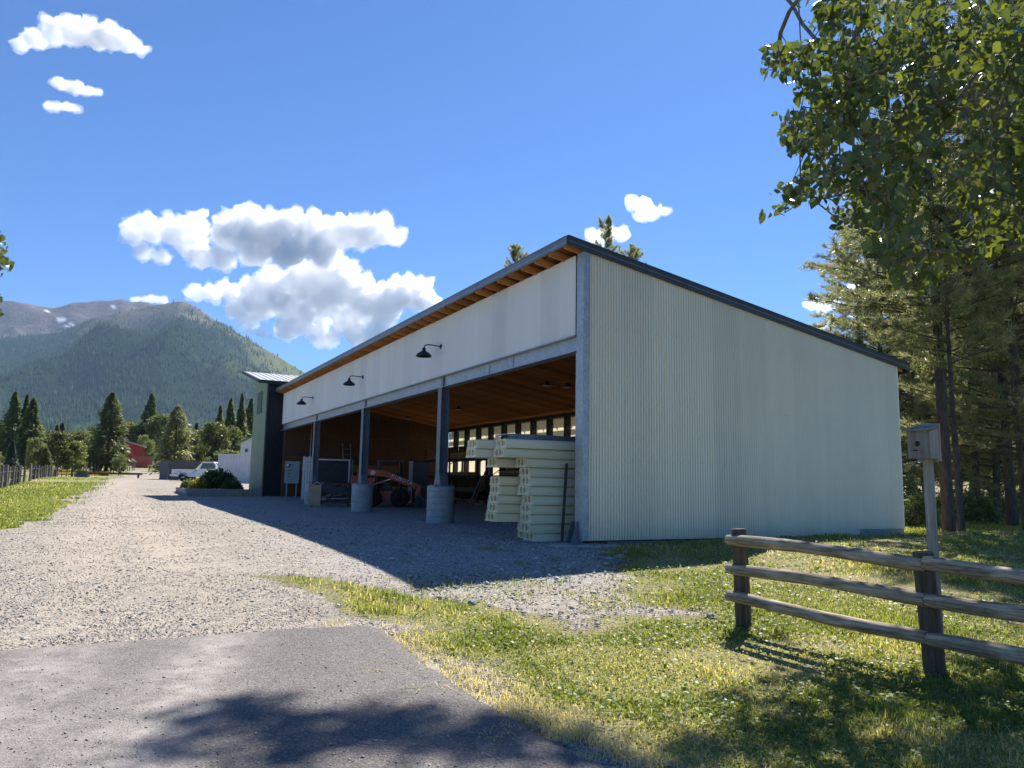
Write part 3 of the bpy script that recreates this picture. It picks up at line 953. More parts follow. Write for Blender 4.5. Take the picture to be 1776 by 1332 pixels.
# ------------------------------------------------------------------ mountain
def mountain():
    az = np.radians(np.linspace(-60, 62, 520))
    rr = np.concatenate([np.linspace(2250, 6600, 200), np.linspace(6650, 11500, 110)])
    A, RR = np.meshgrid(az, rr)
    col = W/2 + FPX*np.tan(A)          # approximate photograph column
    def elev(px, py):                  # tangent of elevation at photograph pixel
        d = ray(px, py); return d.z/math.hypot(d.x, d.y)
    def prof(pts):
        xs = [p[0] for p in pts]; e = [elev(min(max(p[0], -600), 2400), p[1]) for p in pts]
        return np.interp(col, xs, e)
    # column of a direction shifts slightly with height: use columns measured on the ridge itself
    front = prof([(-1400, 700), (-600, 640), (-200, 600), (0, 584), (60, 579), (92, 575), (130, 554), (180, 541), (225, 532), (262, 525), (297, 520), (312, 524), (330, 534), (355, 550),
                  (380, 562), (405, 578), (430, 589), (450, 603), (470, 614), (495, 629), (520, 644), (600, 688), (700, 738), (800, 782), (900, 806), (1100, 812), (1500, 806), (2400, 800)])
    back = prof([(-1400, 640), (-600, 560), (-300, 528), (-100, 512), (0, 516), (20, 519), (45, 526), (62, 529), (75, 531), (100, 524), (130, 520), (165, 518), (190, 516), (222, 521), (240, 523),
                 (270, 529), (300, 540), (400, 600), (520, 690), (700, 780), (1000, 812), (2400, 808)])
    base = 52 + (RR - 2250)*.008
    x, y = RR*np.sin(A), RR*np.cos(A)
    Rf = 5600 + 350*np.sin(A*9 + 1) ; Rb = 7000 + 150*np.sin(A*13)
    zf_r = CAM_H + front*Rf; zb_r = CAM_H + back*Rb
    n = fbm(x/900, y/900, 3, 5) - .5
    n2 = np.abs(fbm(x/600 + 5, y/1500, 8, 4) - .5)*2        # spurs
    tf = np.clip((RR - 2250)/(Rf - 2250), 0, 1)
    shape = tf**1.45
    zf = base + (zf_r - base)*shape + (n*430 - n2*330 + 110)*np.sin(np.pi*np.clip(tf, 0, 1))**.8*np.clip((zf_r - base)/700, .05, 1)
    zf = np.where(RR > Rf, zf_r - (RR - Rf)*.55, zf)
    tb = np.clip((RR - 4900)/(Rb - 4900), 0, 1)
    rock = (fbm(x/260, y/260, 21, 5) - .5)*230 - np.abs(fbm(x/420, y/900, 25, 4) - .5)*460
    zb = base - 300 + (zb_r - base + 300)*tb**.8 + rock*np.sin(np.pi*tb)**.9
    zb = np.where(RR > Rb, zb_r - (RR - Rb)*.5, zb)
    z = np.maximum(zf, zb)
    z += (fbm(x/90, y/90, 33, 3) - .5)*22*np.clip((z - base)/400, 0, 1)
    # trim each column to the ridge line: no point stands above the profile seen in the photograph
    lim = np.maximum(front, back)
    z = np.minimum(z, CAM_H + lim*RR)
    z = np.where(RR < 2300, np.minimum(z, 50), z)
    isback = zb > zf
    # own colours of the slope: rock and scree, alpine meadow, forest floor
    dz = np.gradient(z, axis=0)/np.gradient(RR, axis=0)
    hh = (z - base)/1100
    nn = fbm(x/220, y/220, 61, 5)
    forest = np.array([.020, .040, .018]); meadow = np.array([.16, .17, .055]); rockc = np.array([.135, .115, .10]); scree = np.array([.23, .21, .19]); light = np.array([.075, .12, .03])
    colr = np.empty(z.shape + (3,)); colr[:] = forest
    right = smooth(.05, .17, A - math.radians(-25.5) + (nn - .5)*.12)         # right flank of the front peak, where the meadow lies
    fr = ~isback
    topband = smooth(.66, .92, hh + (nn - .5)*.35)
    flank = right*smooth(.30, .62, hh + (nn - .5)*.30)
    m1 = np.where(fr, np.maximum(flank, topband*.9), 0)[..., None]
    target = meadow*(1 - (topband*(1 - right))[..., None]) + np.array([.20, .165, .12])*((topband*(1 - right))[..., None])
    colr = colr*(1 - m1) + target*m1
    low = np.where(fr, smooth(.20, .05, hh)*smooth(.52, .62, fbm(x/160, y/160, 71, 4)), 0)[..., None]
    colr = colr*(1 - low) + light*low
    rk = np.where(isback, smooth(.42, .60, hh + (nn - .5)*.3), 0)[..., None]
    sc = np.where(isback, smooth(.48, .62, fbm(x/300, y/700, 81, 4))*smooth(.95, .75, hh), 0)[..., None]
    rc = rockc*(.7 + .6*nn[..., None])*(1 - sc) + scree*sc
    colr = colr*(1 - rk) + rc*rk
    snow = np.where(isback, smooth(.745, .775, fbm(x/110 + 3, y/60, 91, 4))*smooth(.86, .95, hh), 0)[..., None]
    pxc, pyc, _ = proj_np(np.stack([x.ravel(), y.ravel(), z.ravel()], 1))
    pxc, pyc = pxc.reshape(z.shape), pyc.reshape(z.shape)
    colr = colr*(1 - snow) + np.array([.85, .87, .9])*snow
    V = np.stack([x.ravel(), y.ravel(), z.ravel()], 1)
    m, nt, b = new_mat('mountain_slope')
    at = nt.nodes.new('ShaderNodeAttribute'); at.attribute_name = 'own'
    v = coords(nt, 'Object')
    n3 = noise(nt, v, .012, 6, .7)
    n4 = noise(nt, v, .05, 4, .7)
    c = mix(nt, 1.0, at.outputs['Color'], ramp(nt, n3, [(.3, (.62, .62, .62)), (.7, (1.3, 1.3, 1.3))]), 'MULTIPLY')
    nt.links.new(c, b.inputs['Base Color']); b.inputs['Roughness'].default_value = 1
    b.inputs['Specular IOR Level'].default_value = 0.0
    bump(nt, b, n4, 1.0, 14.0)
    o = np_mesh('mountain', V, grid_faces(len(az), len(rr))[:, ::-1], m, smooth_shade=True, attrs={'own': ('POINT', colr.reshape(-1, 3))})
    tag(o, 'forested mountain with bare rocky ridge beyond the valley', None, None, 'structure')
    # forest: one conifer cone per tree
    nT = 150000
    ii = RNG.uniform(0, len(rr)-1.01, nT); jj = RNG.uniform(0, len(az)-1.01, nT)
    i0, j0 = ii.astype(int), jj.astype(int); fi, fj = ii - i0, jj - j0
    def bil(a): return (a[i0, j0]*(1-fi)*(1-fj) + a[i0+1, j0]*fi*(1-fj) + a[i0, j0+1]*(1-fi)*fj + a[i0+1, j0+1]*fi*fj)
    X_, Y_, Z_ = bil(x), bil(y), bil(z)
    bare = np.maximum(np.maximum(bil(m1[..., 0]), bil(rk[..., 0])), bil(low[..., 0])*.6)
    vis = (X_/Y_ > -.75) & (X_/Y_ < -.18)
    ok = vis & (RNG.random(nT) < (1 - bare)*.97 + .04) & (np.hypot(X_, Y_) < 7800)
    X_, Y_, Z_ = X_[ok], Y_[ok], Z_[ok]
    n_ = len(X_)
    h_ = RNG.uniform(13, 30, n_); r_ = h_*RNG.uniform(.17, .25, n_)
    base_ = np.array([[1, 0], [-.5, .87], [-.5, -.87]])
    rot = RNG.uniform(0, 6.28, n_)
    vx = base_[None, :, 0]*np.cos(rot)[:, None] - base_[None, :, 1]*np.sin(rot)[:, None]
    vy = base_[None, :, 0]*np.sin(rot)[:, None] + base_[None, :, 1]*np.cos(rot)[:, None]
    V = np.zeros((n_, 4, 3))
    V[:, :3, 0] = X_[:, None] + vx*r_[:, None]; V[:, :3, 1] = Y_[:, None] + vy*r_[:, None]; V[:, :3, 2] = Z_[:, None] - 3
    V[:, 3, 0] = X_; V[:, 3, 1] = Y_; V[:, 3, 2] = Z_ + h_
    f = np.array([[0, 1, 3], [1, 2, 3], [2, 0, 3]])
    F = (f[None] + (np.arange(n_)*4)[:, None, None]).reshape(-1, 3)
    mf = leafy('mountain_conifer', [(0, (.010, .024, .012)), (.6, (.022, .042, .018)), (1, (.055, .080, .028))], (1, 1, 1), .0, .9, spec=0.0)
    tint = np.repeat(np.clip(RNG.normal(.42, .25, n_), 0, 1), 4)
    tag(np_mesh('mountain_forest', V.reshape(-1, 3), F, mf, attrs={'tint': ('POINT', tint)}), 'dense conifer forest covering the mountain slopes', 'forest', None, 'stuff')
mountain()

# ------------------------------------------------------------------ haze: the air between here and the mountain
mh = bpy.data.materials.new('haze_air'); mh.use_nodes = True
nt = mh.node_tree; nt.nodes.clear()
pv = nt.nodes.new('ShaderNodeVolumePrincipled')
pv.inputs['Color'].default_value = (0.46, 0.66, 1.0, 1)
pv.inputs['Density'].default_value = 3.8e-5
pv.inputs['Anisotropy'].default_value = 0.1
oo = nt.nodes.new('ShaderNodeOutputMaterial')
nt.links.new(pv.outputs[0], oo.inputs['Volume'])
tag(MB().box(-13500, 13500, -400, 12500, -6, 1800).build('haze', mh), 'thin blue haze in the air of the valley', 'haze', None, 'stuff')

# ------------------------------------------------------------------ clouds: homogeneous scattering bodies far behind the mountain
mc = bpy.data.materials.new('cloud_vapour'); mc.use_nodes = True
nt = mc.node_tree; nt.nodes.clear()
pv = nt.nodes.new('ShaderNodeVolumePrincipled')
pv.inputs['Color'].default_value = (1, 1, 1, 1)
pv.inputs['Density'].default_value = 0.0075
pv.inputs['Anisotropy'].default_value = 0.5
oo = nt.nodes.new('ShaderNodeOutputMaterial')
nt.links.new(pv.outputs[0], oo.inputs['Volume'])

mv = mc.copy(); mv.name = 'thin_vapour'
for nd in mv.node_tree.nodes:
    if nd.type == 'PRINCIPLED_VOLUME': nd.inputs['Density'].default_value = .0022

def cloud(puffs, label, D=15000.0, voxel=36.0, thick=.9, seed=1, amp=1.0):
    """puffs: (px, py, radius in photograph pixels); a lumpy closed body at its own distance"""
    rnd = random.Random(seed)
    bm = bmesh.new()
    for (px, py, r) in puffs:
        rad = r/FPX*D
        n = max(3, int(r/5))
        c = at_depth(px, py, D + rnd.uniform(-.5, .5)*rad)
        bmesh.ops.create_icosphere(bm, subdivisions=2, radius=rad*.92, matrix=Matrix.Translation(c) @ Matrix.Diagonal((1, thick, .86, 1)))
        for k in range(n*3):                      # smaller heads over the body, fewer below
            d = Vector((rnd.gauss(0, 1), rnd.gauss(0, 1), rnd.gauss(.35, .8)))
            d.normalize()
            if d.z < -.25: continue
            rr_ = rad*rnd.uniform(.18, .48)
            bmesh.ops.create_icosphere(bm, subdivisions=2, radius=rr_, matrix=Matrix.Translation(c + Vector((d.x, d.y*thick, d.z*.86))*rad*.86))
    me = bpy.data.meshes.new('cloud'); bm.to_mesh(me); bm.free()
    o = bpy.data.objects.new('cloud', me); COL.objects.link(o)
    md = o.modifiers.new('remesh', 'REMESH'); md.mode = 'VOXEL'; md.voxel_size = voxel
    dg = bpy.context.evaluated_depsgraph_get(); dg.update()
    ev = o.evaluated_get(dg)
    me2 = bpy.data.meshes.new_from_object(ev)
    o.modifiers.clear()
    o.data = me2; bpy.data.meshes.remove(me)
    from mathutils import noise as mn
    n = len(me2.vertices)
    co = np.empty(n*3, np.float32); me2.vertices.foreach_get('co', co); co = co.reshape(-1, 3)
    no = np.empty(n*3, np.float32); me2.vertex_normals.foreach_get('vector', no); no = no.reshape(-1, 3)
    disp = np.array([mn.fractal(Vector(p)/420.0, .6, 2.1, 6) for p in co])
    disp += .55*np.array([1 - 2*abs(mn.noise(Vector(p)/210.0)) for p in co]) - .3
    low = smooth(-.6, .3, no[:, 2])
    co = co + no*(disp*150*amp*(.35 + .65*low))[:, None]
    me2.vertices.foreach_set('co', co.ravel().astype(np.float32)); me2.update()
    me2.materials.clear(); me2.materials.append(mc)
    for p in me2.polygons: p.use_smooth = True
    tag(o, label, 'cloud', 'white cumulus clouds')
    # thin vapour round the body
    me3 = me2.copy(); me3.name = 'vapour'
    d3 = np.array([mn.fractal(Vector(p)/260.0 + Vector((7, 3, 1)), .5, 2.2, 5) for p in co])
    me3.vertices.foreach_set('co', (co + no*((np.maximum(d3, -.25)*95 + 38)*min(1, .35 + amp*.65))[:, None]).ravel().astype(np.float32)); me3.update()
    me3.materials.clear(); me3.materials.append(mv)
    link('vapour', me3, o)
    return o
cloud([(232, 404, 22), (262, 400, 26), (300, 398, 30), (340, 396, 26), (355, 372, 9), (330, 425, 30), (350, 452, 22), (250, 440, 16), (280, 446, 14), (400, 410, 34), (430, 405, 42),
       (470, 408, 46), (515, 404, 44), (555, 412, 40), (595, 404, 34), (630, 408, 32), (660, 402, 30), (683, 412, 18), (560, 440, 30), (500, 438, 34), (440, 440, 30), (390, 450, 22)],
      'large upper cumulus cloud left of the shed roof', seed=2, D=14500)
cloud([(340, 512, 14), (370, 508, 18), (400, 505, 22), (440, 500, 26), (480, 492, 30), (520, 486, 32), (560, 480, 34), (590, 476, 30), (600, 505, 38), (560, 520, 40), (500, 525, 38),
       (450, 530, 34), (410, 535, 22), (430, 550, 22), (640, 520, 36), (680, 520, 38), (715, 512, 34), (740, 520, 22), (660, 548, 32), (600, 556, 32), (540, 560, 30), (500, 570, 26), (560, 585, 22), (620, 580, 26), (650, 572, 22)],
      'large lower cumulus cloud resting behind the shed roof', seed=5, D=15800)
cloud([(62, 68, 20), (35, 78, 12), (95, 62, 24), (130, 60, 28), (165, 62, 28), (195, 66, 28), (220, 74, 22), (242, 84, 11), (110, 46, 14), (190, 48, 14)], 'small flat cloud in the upper left corner of the sky', seed=8, D=14000, voxel=36, amp=.8)
cloud([(98, 146, 9), (107, 150, 11), (118, 152, 11), (130, 155, 12), (143, 156, 11), (155, 158, 11), (165, 160, 9), (174, 162, 7)], 'tiny cloud puff below the upper left cloud', seed=11, D=14000, voxel=26, amp=.5)
cloud([(82, 185, 6), (90, 186, 8), (99, 187, 9), (108, 187, 10), (118, 188, 9), (128, 188, 9), (136, 189, 6)], 'smallest wisp of cloud at upper left', seed=12, D=14000, voxel=24, amp=.4)
cloud([(1095, 350, 13), (1115, 358, 17), (1132, 368, 16), (1150, 368, 10), (1112, 376, 12)], 'small cloud above the shed roof peak', seed=14, D=14000, voxel=30, amp=.6)
cloud([(1030, 412, 14), (1055, 405, 18), (1078, 408, 14), (1045, 420, 10)], 'small cloud behind the pine top over the roof', seed=15, D=14600, voxel=30, amp=.6)
cloud([(1408, 532, 10), (1428, 534, 14), (1446, 530, 12), (1440, 560, 10), (1425, 568, 8)], 'small cloud beside the pines at right', seed=17, D=14600, voxel=28, amp=.5)
cloud([(1490, 500, 14), (1515, 492, 18), (1540, 500, 16), (1490, 545, 14), (1510, 560, 14)], 'pale cloud seen between the pine boughs', seed=19, D=15200, voxel=32, amp=.6)
cloud([(232, 521, 6), (242, 521, 6), (252, 520, 7), (262, 520, 8), (274, 521, 7), (285, 522, 7)], 'thin low cloud just above the rocky ridge', seed=18, D=15000, voxel=24, amp=.35)
cloud([(455, 580, 9), (443, 577, 8), (430, 574, 8), (466, 584, 6)], 'low ragged cloud fragment beside the mountain slope', seed=21, D=15000, voxel=24, amp=.4)
# ------------------------------------------------------------------ the open shed
shed_root = empty('equipment_shed', C0, YAW, 'long open-fronted steel shed with pale corrugated end wall and sloping charcoal roof', 'shed')
SL = 0.16                                   # roof fall along the end wall
def roof_z(x): return 5.77 - SL*x
POSTS = [7.28, 14.73, 22.2]
LEN, DEP = 29.95, 9.45

def corr(L, zb, zt, pitch=.0677, amp=.023, seg=8, axis='x', base=0.0, start=0.0):
    n = int(L/pitch*seg) + 1
    t = np.linspace(0, L, n)
    off = amp*np.sin(2*np.pi*t/pitch)
    zb_, zt_ = np.array([zb(a) for a in t]), np.array([zt(a) for a in t])
    if axis == 'x':
        B = np.stack([start + t, base + off, zb_], 1); T = np.stack([start + t, base + off, zt_], 1)
    else:
        B = np.stack([base + off, start + t, zb_], 1); T = np.stack([base + off, start + t, zt_], 1)
    i = np.arange(n-1)
    F = np.stack([i, i+1, i+1+n, i+n], 1)
    return np.concatenate([B, T]), F

v_, f_ = corr(DEP - .04, lambda a: .20 if a > 7.82 else .055, lambda a: roof_z(a) + .10, base=-.035, start=.04)
np_mesh('gable_siding', v_, f_, M_SIDING, shed_root, True)
v_, f_ = corr(LEN - .30, lambda a: 4.125, lambda a: 5.80, axis='y', base=-.055, start=.27)
np_mesh('front_panel', v_, f_, M_PANEL, shed_root, True)
# back siding (seen only from behind and as the far sheet)
# screws: rows of small heads on the end wall
mb = MB()
for z in (4.28, 2.80, 1.62, .19):
    k = 0
    x = .14
    while x < DEP - .1:
        if not (z < .3 and x > 7.8) and z < roof_z(x) - .25:
            mb.box(x-.005, x+.005, -.060, -.050, z-.005, z+.005)
        x += .0677*3
for z in (4.35, 5.0):
    y = .4
    while y < LEN - .2:
        mb.box(-.080, -.070, y-.005, y+.005, z-.005, z+.005); y += .0677*6
o = mb.build('screw_heads', M_GALV, shed_root); o['kind'] = 'stuff'
# drip trim under the siding and behind it the wall core
box_obj('bottom_trim', (.05, 7.82, -.046, -.012, .035, .056), M_DARK, shed_root)
MB().hexa([(.06, 0, .06), (DEP, 0, .06), (DEP, .10, .06), (.06, .10, .06), (.06, 0, roof_z(.06)-.02), (DEP, 0, roof_z(DEP)-.02), (DEP, .10, roof_z(DEP)-.02), (.06, .10, roof_z(.06)-.02)]).build('gable_wall_core', M_DARK, shed_root)
box_obj('right_corner_trim', (DEP-.002, DEP+.03, -.05, .06, .2, roof_z(DEP)+.05), M_SIDING, shed_root)
# footing under the end wall
box_obj('foundation_wall', (.55, DEP-.02, .0, .22, -.45, .03), M_CONC2, shed_root, .01)
box_obj('foundation_block', (7.84, DEP-.01, -.055, .0, -.45, .195), M_CONC2, shed_root, .008)

# corner post: steel section, two flashings, base plates and the cast pad
def h_section(w=.25, d=.25, t=.016):
    return [(-d/2, -w/2), (-d/2+t, -w/2), (-d/2+t, -t/2), (d/2-t, -t/2), (d/2-t, -w/2), (d/2, -w/2),
            (d/2, w/2), (d/2-t, w/2), (d/2-t, t/2), (-d/2+t, t/2), (-d/2+t, w/2), (-d/2, w/2)]
T = Matrix.Translation
cp = MB().prism(h_section(), 0, 5.65, T((.09, .15, 0))).build('corner_post', M_GALV, shed_root)
MB().prism([(-.085, -.075), (.055, -.075), (.055, -.065), (-.074, -.065), (-.074, .17), (-.085, .17)], 3.365, 5.80).build('corner_flashing', M_GALV, shed_root)
MB().prism([(-.092, -.082), (.062, -.082), (.062, -.072), (-.081, -.072), (-.081, .16), (-.092, .16)], .06, 3.36).build('corner_flashing', M_GALV, shed_root)
gus = MB()
for yy in (.04, .25):
    gus.hexa([(-.26, yy, .012), (-.04, yy, .012), (-.04, yy+.016, .012), (-.26, yy+.016, .012), (-.12, yy, .42), (-.04, yy, .42), (-.04, yy+.016, .42), (-.12, yy+.016, .42)])
    gus.build('gusset_plate', M_GALV_DARK, shed_root); gus = MB()
box_obj('base_plate', (-.30, .34, -.06, .36, -.015, .011), M_GALV_DARK, shed_root)
box_obj('post_stub', (.14, .42, -.01, .16, -.05, .06), M_RUST, shed_root)
pad = []
for k in range(18):
    a = 2*math.pi*k/18
    pad.append((.05 + math.cos(a)*.85*random.uniform(.86, 1.08), .05 + math.sin(a)*.52*random.uniform(.86, 1.08)))
MB().prism(pad, -.30, -.016).build('footing_pad', M_CONC, shed_root, bevel=.02)

# piers, posts, beams
for k, y in enumerate(POSTS):
    P = shed(0, y)
    g = tz(P.x, P.y) - C0.z
    prof = [(.38, g-.25)]
    z = g - .2
    top = 1.02
    while z < top - .08:
        dz = random.uniform(.15, .21)
        prof += [(.381, min(z+dz, top-.02) - .012), (.374, min(z+dz, top-.02) - .004), (.381, min(z+dz, top-.02) + .004)]
        z += dz
    prof += [(.378, top-.008), (.365, top)]
    o = MB().lathe(prof, 40).build('concrete_pier', M_CONC, shed_root); o.location = (0, y, 0); auto_smooth(o, 50)
    po = MB().prism(h_section(.26, .25), 1.045, 3.775).build('steel_post', M_GALV_DARK, shed_root); po.location = (0, y, 0)
    gb = MB()
    gb.box(-.30, .30, -.26, .26, 1.02, 1.045)
    for s in (-1, 1):
        gb.hexa([(-.12, s*.13, 1.045), (.12, s*.13, 1.045), (.12, s*.25, 1.045), (-.12, s*.25, 1.045), (-.12, s*.13, 1.40), (.12, s*.13, 1.40), (.12, s*.135, 1.40), (-.12, s*.135, 1.40)] if s > 0 else
                [(-.12, s*.25, 1.045), (.12, s*.25, 1.045), (.12, s*.13, 1.045), (-.12, s*.13, 1.045), (-.12, s*.135, 1.40), (.12, s*.135, 1.40), (.12, s*.13, 1.40), (-.12, s*.13, 1.40)])
        for q in (-1, 1):
            gb.tube([(q*.22, s*.2, 1.045), (q*.22, s*.2, 1.09)], .018, 6)
    g_ = gb.build('post_base', M_GALV_DARK, po)
    st = MB().box(-.058, -.028, -.06, .06, 3.80, 4.10).build('stiffener', M_GALV_DARK, po)
ends = [.22] + POSTS + [LEN]
for a, b_ in zip(ends[:-1], ends[1:]):
    sec = [(-.125, 3.78), (.125, 3.78), (.125, 3.80), (.012, 3.80), (.012, 4.10), (.125, 4.10), (.125, 4.12), (-.125, 4.12), (-.125, 4.10), (-.012, 4.10), (-.012, 3.80), (-.125, 3.80)]
    n = len(sec)
    g0 = .0 if a < 1 else .004
    V = [(x, a+g0, z) for x, z in sec] + [(x, b_-g0, z) for x, z in sec]
    F = [(i, i+n, (i+1) % n + n, (i+1) % n) for i in range(n)] + [tuple(range(n)), tuple(range(2*n-1, n-1, -1))]
    bo = MB().add(V, F).build('steel_beam', M_GALV, shed_root)
    L = b_-a
    if a < 1:                                 # bolted splices in the near bay
        for c in (.42, .60):
            sp = MB().box(-.024, -.012, a+L*c-.16, a+L*c+.16, 3.83, 4.07)
            for i in range(4):
                for j in (-.12, .12):
                    sp.tube([(-.035, a+L*c+j, 3.87+i*.055), (-.024, a+L*c+j, 3.87+i*.055)], .012, 6)
            sp.build('splice_plate', M_GALV, bo)

# roof: rafters, boarding, metal sheet, fascias
raf = MB().hexa([(-.44, -.021, roof_z(-.44)), (9.84, -.021, roof_z(9.84)), (9.84, .021, roof_z(9.84)), (-.44, .021, roof_z(-.44)),
                 (-.44, -.021, roof_z(-.44)+.15), (9.84, -.021, roof_z(9.84)+.15), (9.84, .021, roof_z(9.84)+.15), (-.44, .021, roof_z(-.44)+.15)]).mesh('rafter', M_RAFTER)
for k in range(50):
    o = link('rafter', raf, shed_root); o.location = (0, .10 + k*.605 + random.uniform(-.01, .01), 0)
nb = 52
bw = 10.28/nb
for k in range(nb):
    x0, x1 = -.44 + k*bw + .003, -.44 + (k+1)*bw - .003
    MB().hexa([(x0, .0, roof_z(x0)+.152), (x1, .0, roof_z(x1)+.152), (x1, 30.0, roof_z(x1)+.152), (x0, 30.0, roof_z(x0)+.152),
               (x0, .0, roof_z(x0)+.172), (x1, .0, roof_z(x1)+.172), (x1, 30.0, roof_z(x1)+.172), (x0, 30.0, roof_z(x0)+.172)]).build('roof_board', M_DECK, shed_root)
def slab(name, x0, x1, y0, y1, dz0, dz1, mat):
    return MB().hexa([(x0, y0, roof_z(x0)+dz0), (x1, y0, roof_z(x1)+dz0), (x1, y1, roof_z(x1)+dz0), (x0, y1, roof_z(x0)+dz0),
               (x0, y0, roof_z(x0)+dz1), (x1, y0, roof_z(x1)+dz1), (x1, y1, roof_z(x1)+dz1), (x0, y1, roof_z(x0)+dz1)]).build(name, mat, shed_root)
slab('roof_sheet', -.45, 9.86, -.03, 30.02, .176, .192, M_ROOFMETAL)
slab('rake_fascia', -.47, 9.90, -.105, -.066, .02, .205, M_ROOFMETAL)
slab('rake_cap', -.475, 9.91, -.115, .05, .207, .222, M_ROOFMETAL)
slab('rake_drip', -.46, 9.89, -.113, -.107, .10, .115, M_FASCIA_L)
slab('eave_fascia', -.487, -.452, -.06, 30.03, .035, .20, M_FASCIA_L)
slab('eave_drip', -.497, -.44, -.03, 30.03, .203, .216, M_FASCIA_L)
slab('eave_lip', -.495, -.489, -.03, 30.03, .075, .09, M_GALV)
slab('end_fascia', -.47, 9.9, 30.035, 30.065, -.02, .2, M_ROOFMETAL)
slab('gutter', 9.905, 9.98, -.03, 30.0, -.02, .12, M_ROOFMETAL)

# far end wall: sheets of OSB, and a lighter clean strip
for i in range(4):
    for j in range(5):
        x0, x1 = .10 + i*2.34, .10 + (i+1)*2.34 - .008
        z0, z1 = j*1.2 + .0, (j+1)*1.2 - .006
        z1 = min(z1, roof_z(x1) - .01)
        if z1 <= z0 + .05: continue
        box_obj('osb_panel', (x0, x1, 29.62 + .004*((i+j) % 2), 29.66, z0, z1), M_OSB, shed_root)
for i in range(3):
    box_obj('clean_board', (1.0 + i*1.9, 1.0 + i*1.9 + 1.88, 29.585, 29.612, 1.62, 2.05), M_LUMBER, shed_root)
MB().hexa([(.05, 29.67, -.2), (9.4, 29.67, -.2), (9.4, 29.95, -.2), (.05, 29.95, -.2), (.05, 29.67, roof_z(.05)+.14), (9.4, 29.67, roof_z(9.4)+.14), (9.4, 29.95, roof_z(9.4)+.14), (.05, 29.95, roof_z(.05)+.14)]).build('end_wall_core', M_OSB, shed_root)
MB().tube([(1.45, 29.55, .6), (1.45, 29.55, 5.3)], .022, 8).build('conduit', M_GALV, shed_root)

# back wall: columns, header, sheathing and fibreglass sheets
ys = []
y = .6
k = 0
while y < 29.6:
    ys.append(y); y += 1.5
ys = [ .48 + 1.5*i for i in range(20)]
for y in ys:
    box_obj('wall_stud', (9.03, 9.30, y-.075, y+.075, -.1, 4.06), M_DARK, shed_root)
box_obj('wall_header', (9.0, 9.31, .1, 29.6, 4.06, 4.20), M_DARK, shed_root)
box_obj('wall_plate', (8.97, 9.32, .1, 29.6, 4.205, 4.255), M_RAFTER, shed_root)
for i in range(19):
    y0, y1 = ys[i]+.08, ys[i+1]-.08
    v_, f_ = corr(y1-y0+.156, lambda a: 3.22, lambda a: 4.05, axis='y', base=9.36, start=y0-.078, pitch=.14, amp=.012)
    np_mesh('fibreglass_sheet', v_, f_, M_FIBRE, shed_root, True)
    if i >= 14:
        box_obj('sheathing', (9.325, 9.345, y0-.05, y1+.05, -.1, 1.55), M_OSB, shed_root)
        v_, f_ = corr(y1-y0+.156, lambda a: 1.56, lambda a: 2.75, axis='y', base=9.36, start=y0-.078, pitch=.14, amp=.012)
        np_mesh('fibreglass_sheet', v_, f_, M_FIBRE, shed_root, True)
        box_obj('sheathing', (9.325, 9.345, y0-.05, y1+.05, 2.76, 3.215), M_OSB, shed_root)
    else:
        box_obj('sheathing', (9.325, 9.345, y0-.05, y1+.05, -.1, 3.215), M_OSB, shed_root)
box_obj('back_skirt', (9.40, 9.44, .1, 29.9, -.2, 1.5), M_SIDING, shed_root)

# wall lamps over the openings
def barn_light(y, z, label):
    r = empty('barn_light', shed(-.06, y, z), YAW, label, 'wall lamp', 'black barn lights on the front panel')
    MB().lathe([(.07, -.02), (.075, 0.0), (.06, .035), (0, .045)], 14, Matrix.Rotation(-math.pi/2, 4, 'Y')).build('back_plate', M_BLACK, r, True)
    MB().tube([(-.02, 0, 0), (-.30, 0, .01), (-.42, 0, .012), (-.50, 0, -.02), (-.53, 0, -.10)], .017, 8).build('arm', M_BLACK, r, True)
    MB().lathe([(.0, -.09), (.045, -.09), (.055, -.17), (.09, -.20), (.17, -.245), (.215, -.30), (.225, -.345), (.20, -.335), (.16, -.27), (.0, -.22)], 22, T((-.53, 0, 0))).build('shade', M_BLACK, r, True)
barn_light(7.42, 4.99, 'black gooseneck barn light nearest the shed corner')
barn_light(15.04, 4.99, 'middle black gooseneck barn light on the front panel')
barn_light(22.94, 4.94, 'farthest black gooseneck barn light near the tower')
def ceil_light(x, y, label):
    r = empty('ceiling_light', shed(x, y, roof_z(x) - .02), YAW, label, 'ceiling lamp', 'lamps on the shed ceiling')
    MB().lathe([(.06, .02), (.06, -.05), (.17, -.09), (.20, -.13)], 18).build('housing', M_DARK, r, True)
    MB().lathe([(.0, -.15), (.12, -.145), (.185, -.128)], 18).build('lens', M_PLASTIC_W, r, True)
ceil_light(5.7, 11.26, 'round ceiling lamp in the near bay, left of a pair')
ceil_light(6.2, 10.7, 'round ceiling lamp in the near bay, right of a pair')
ceil_light(6.3, 20.7, 'round ceiling lamp beside the nearest post')
ceil_light(6.2, 27.5, 'round ceiling lamp deep inside the shed')

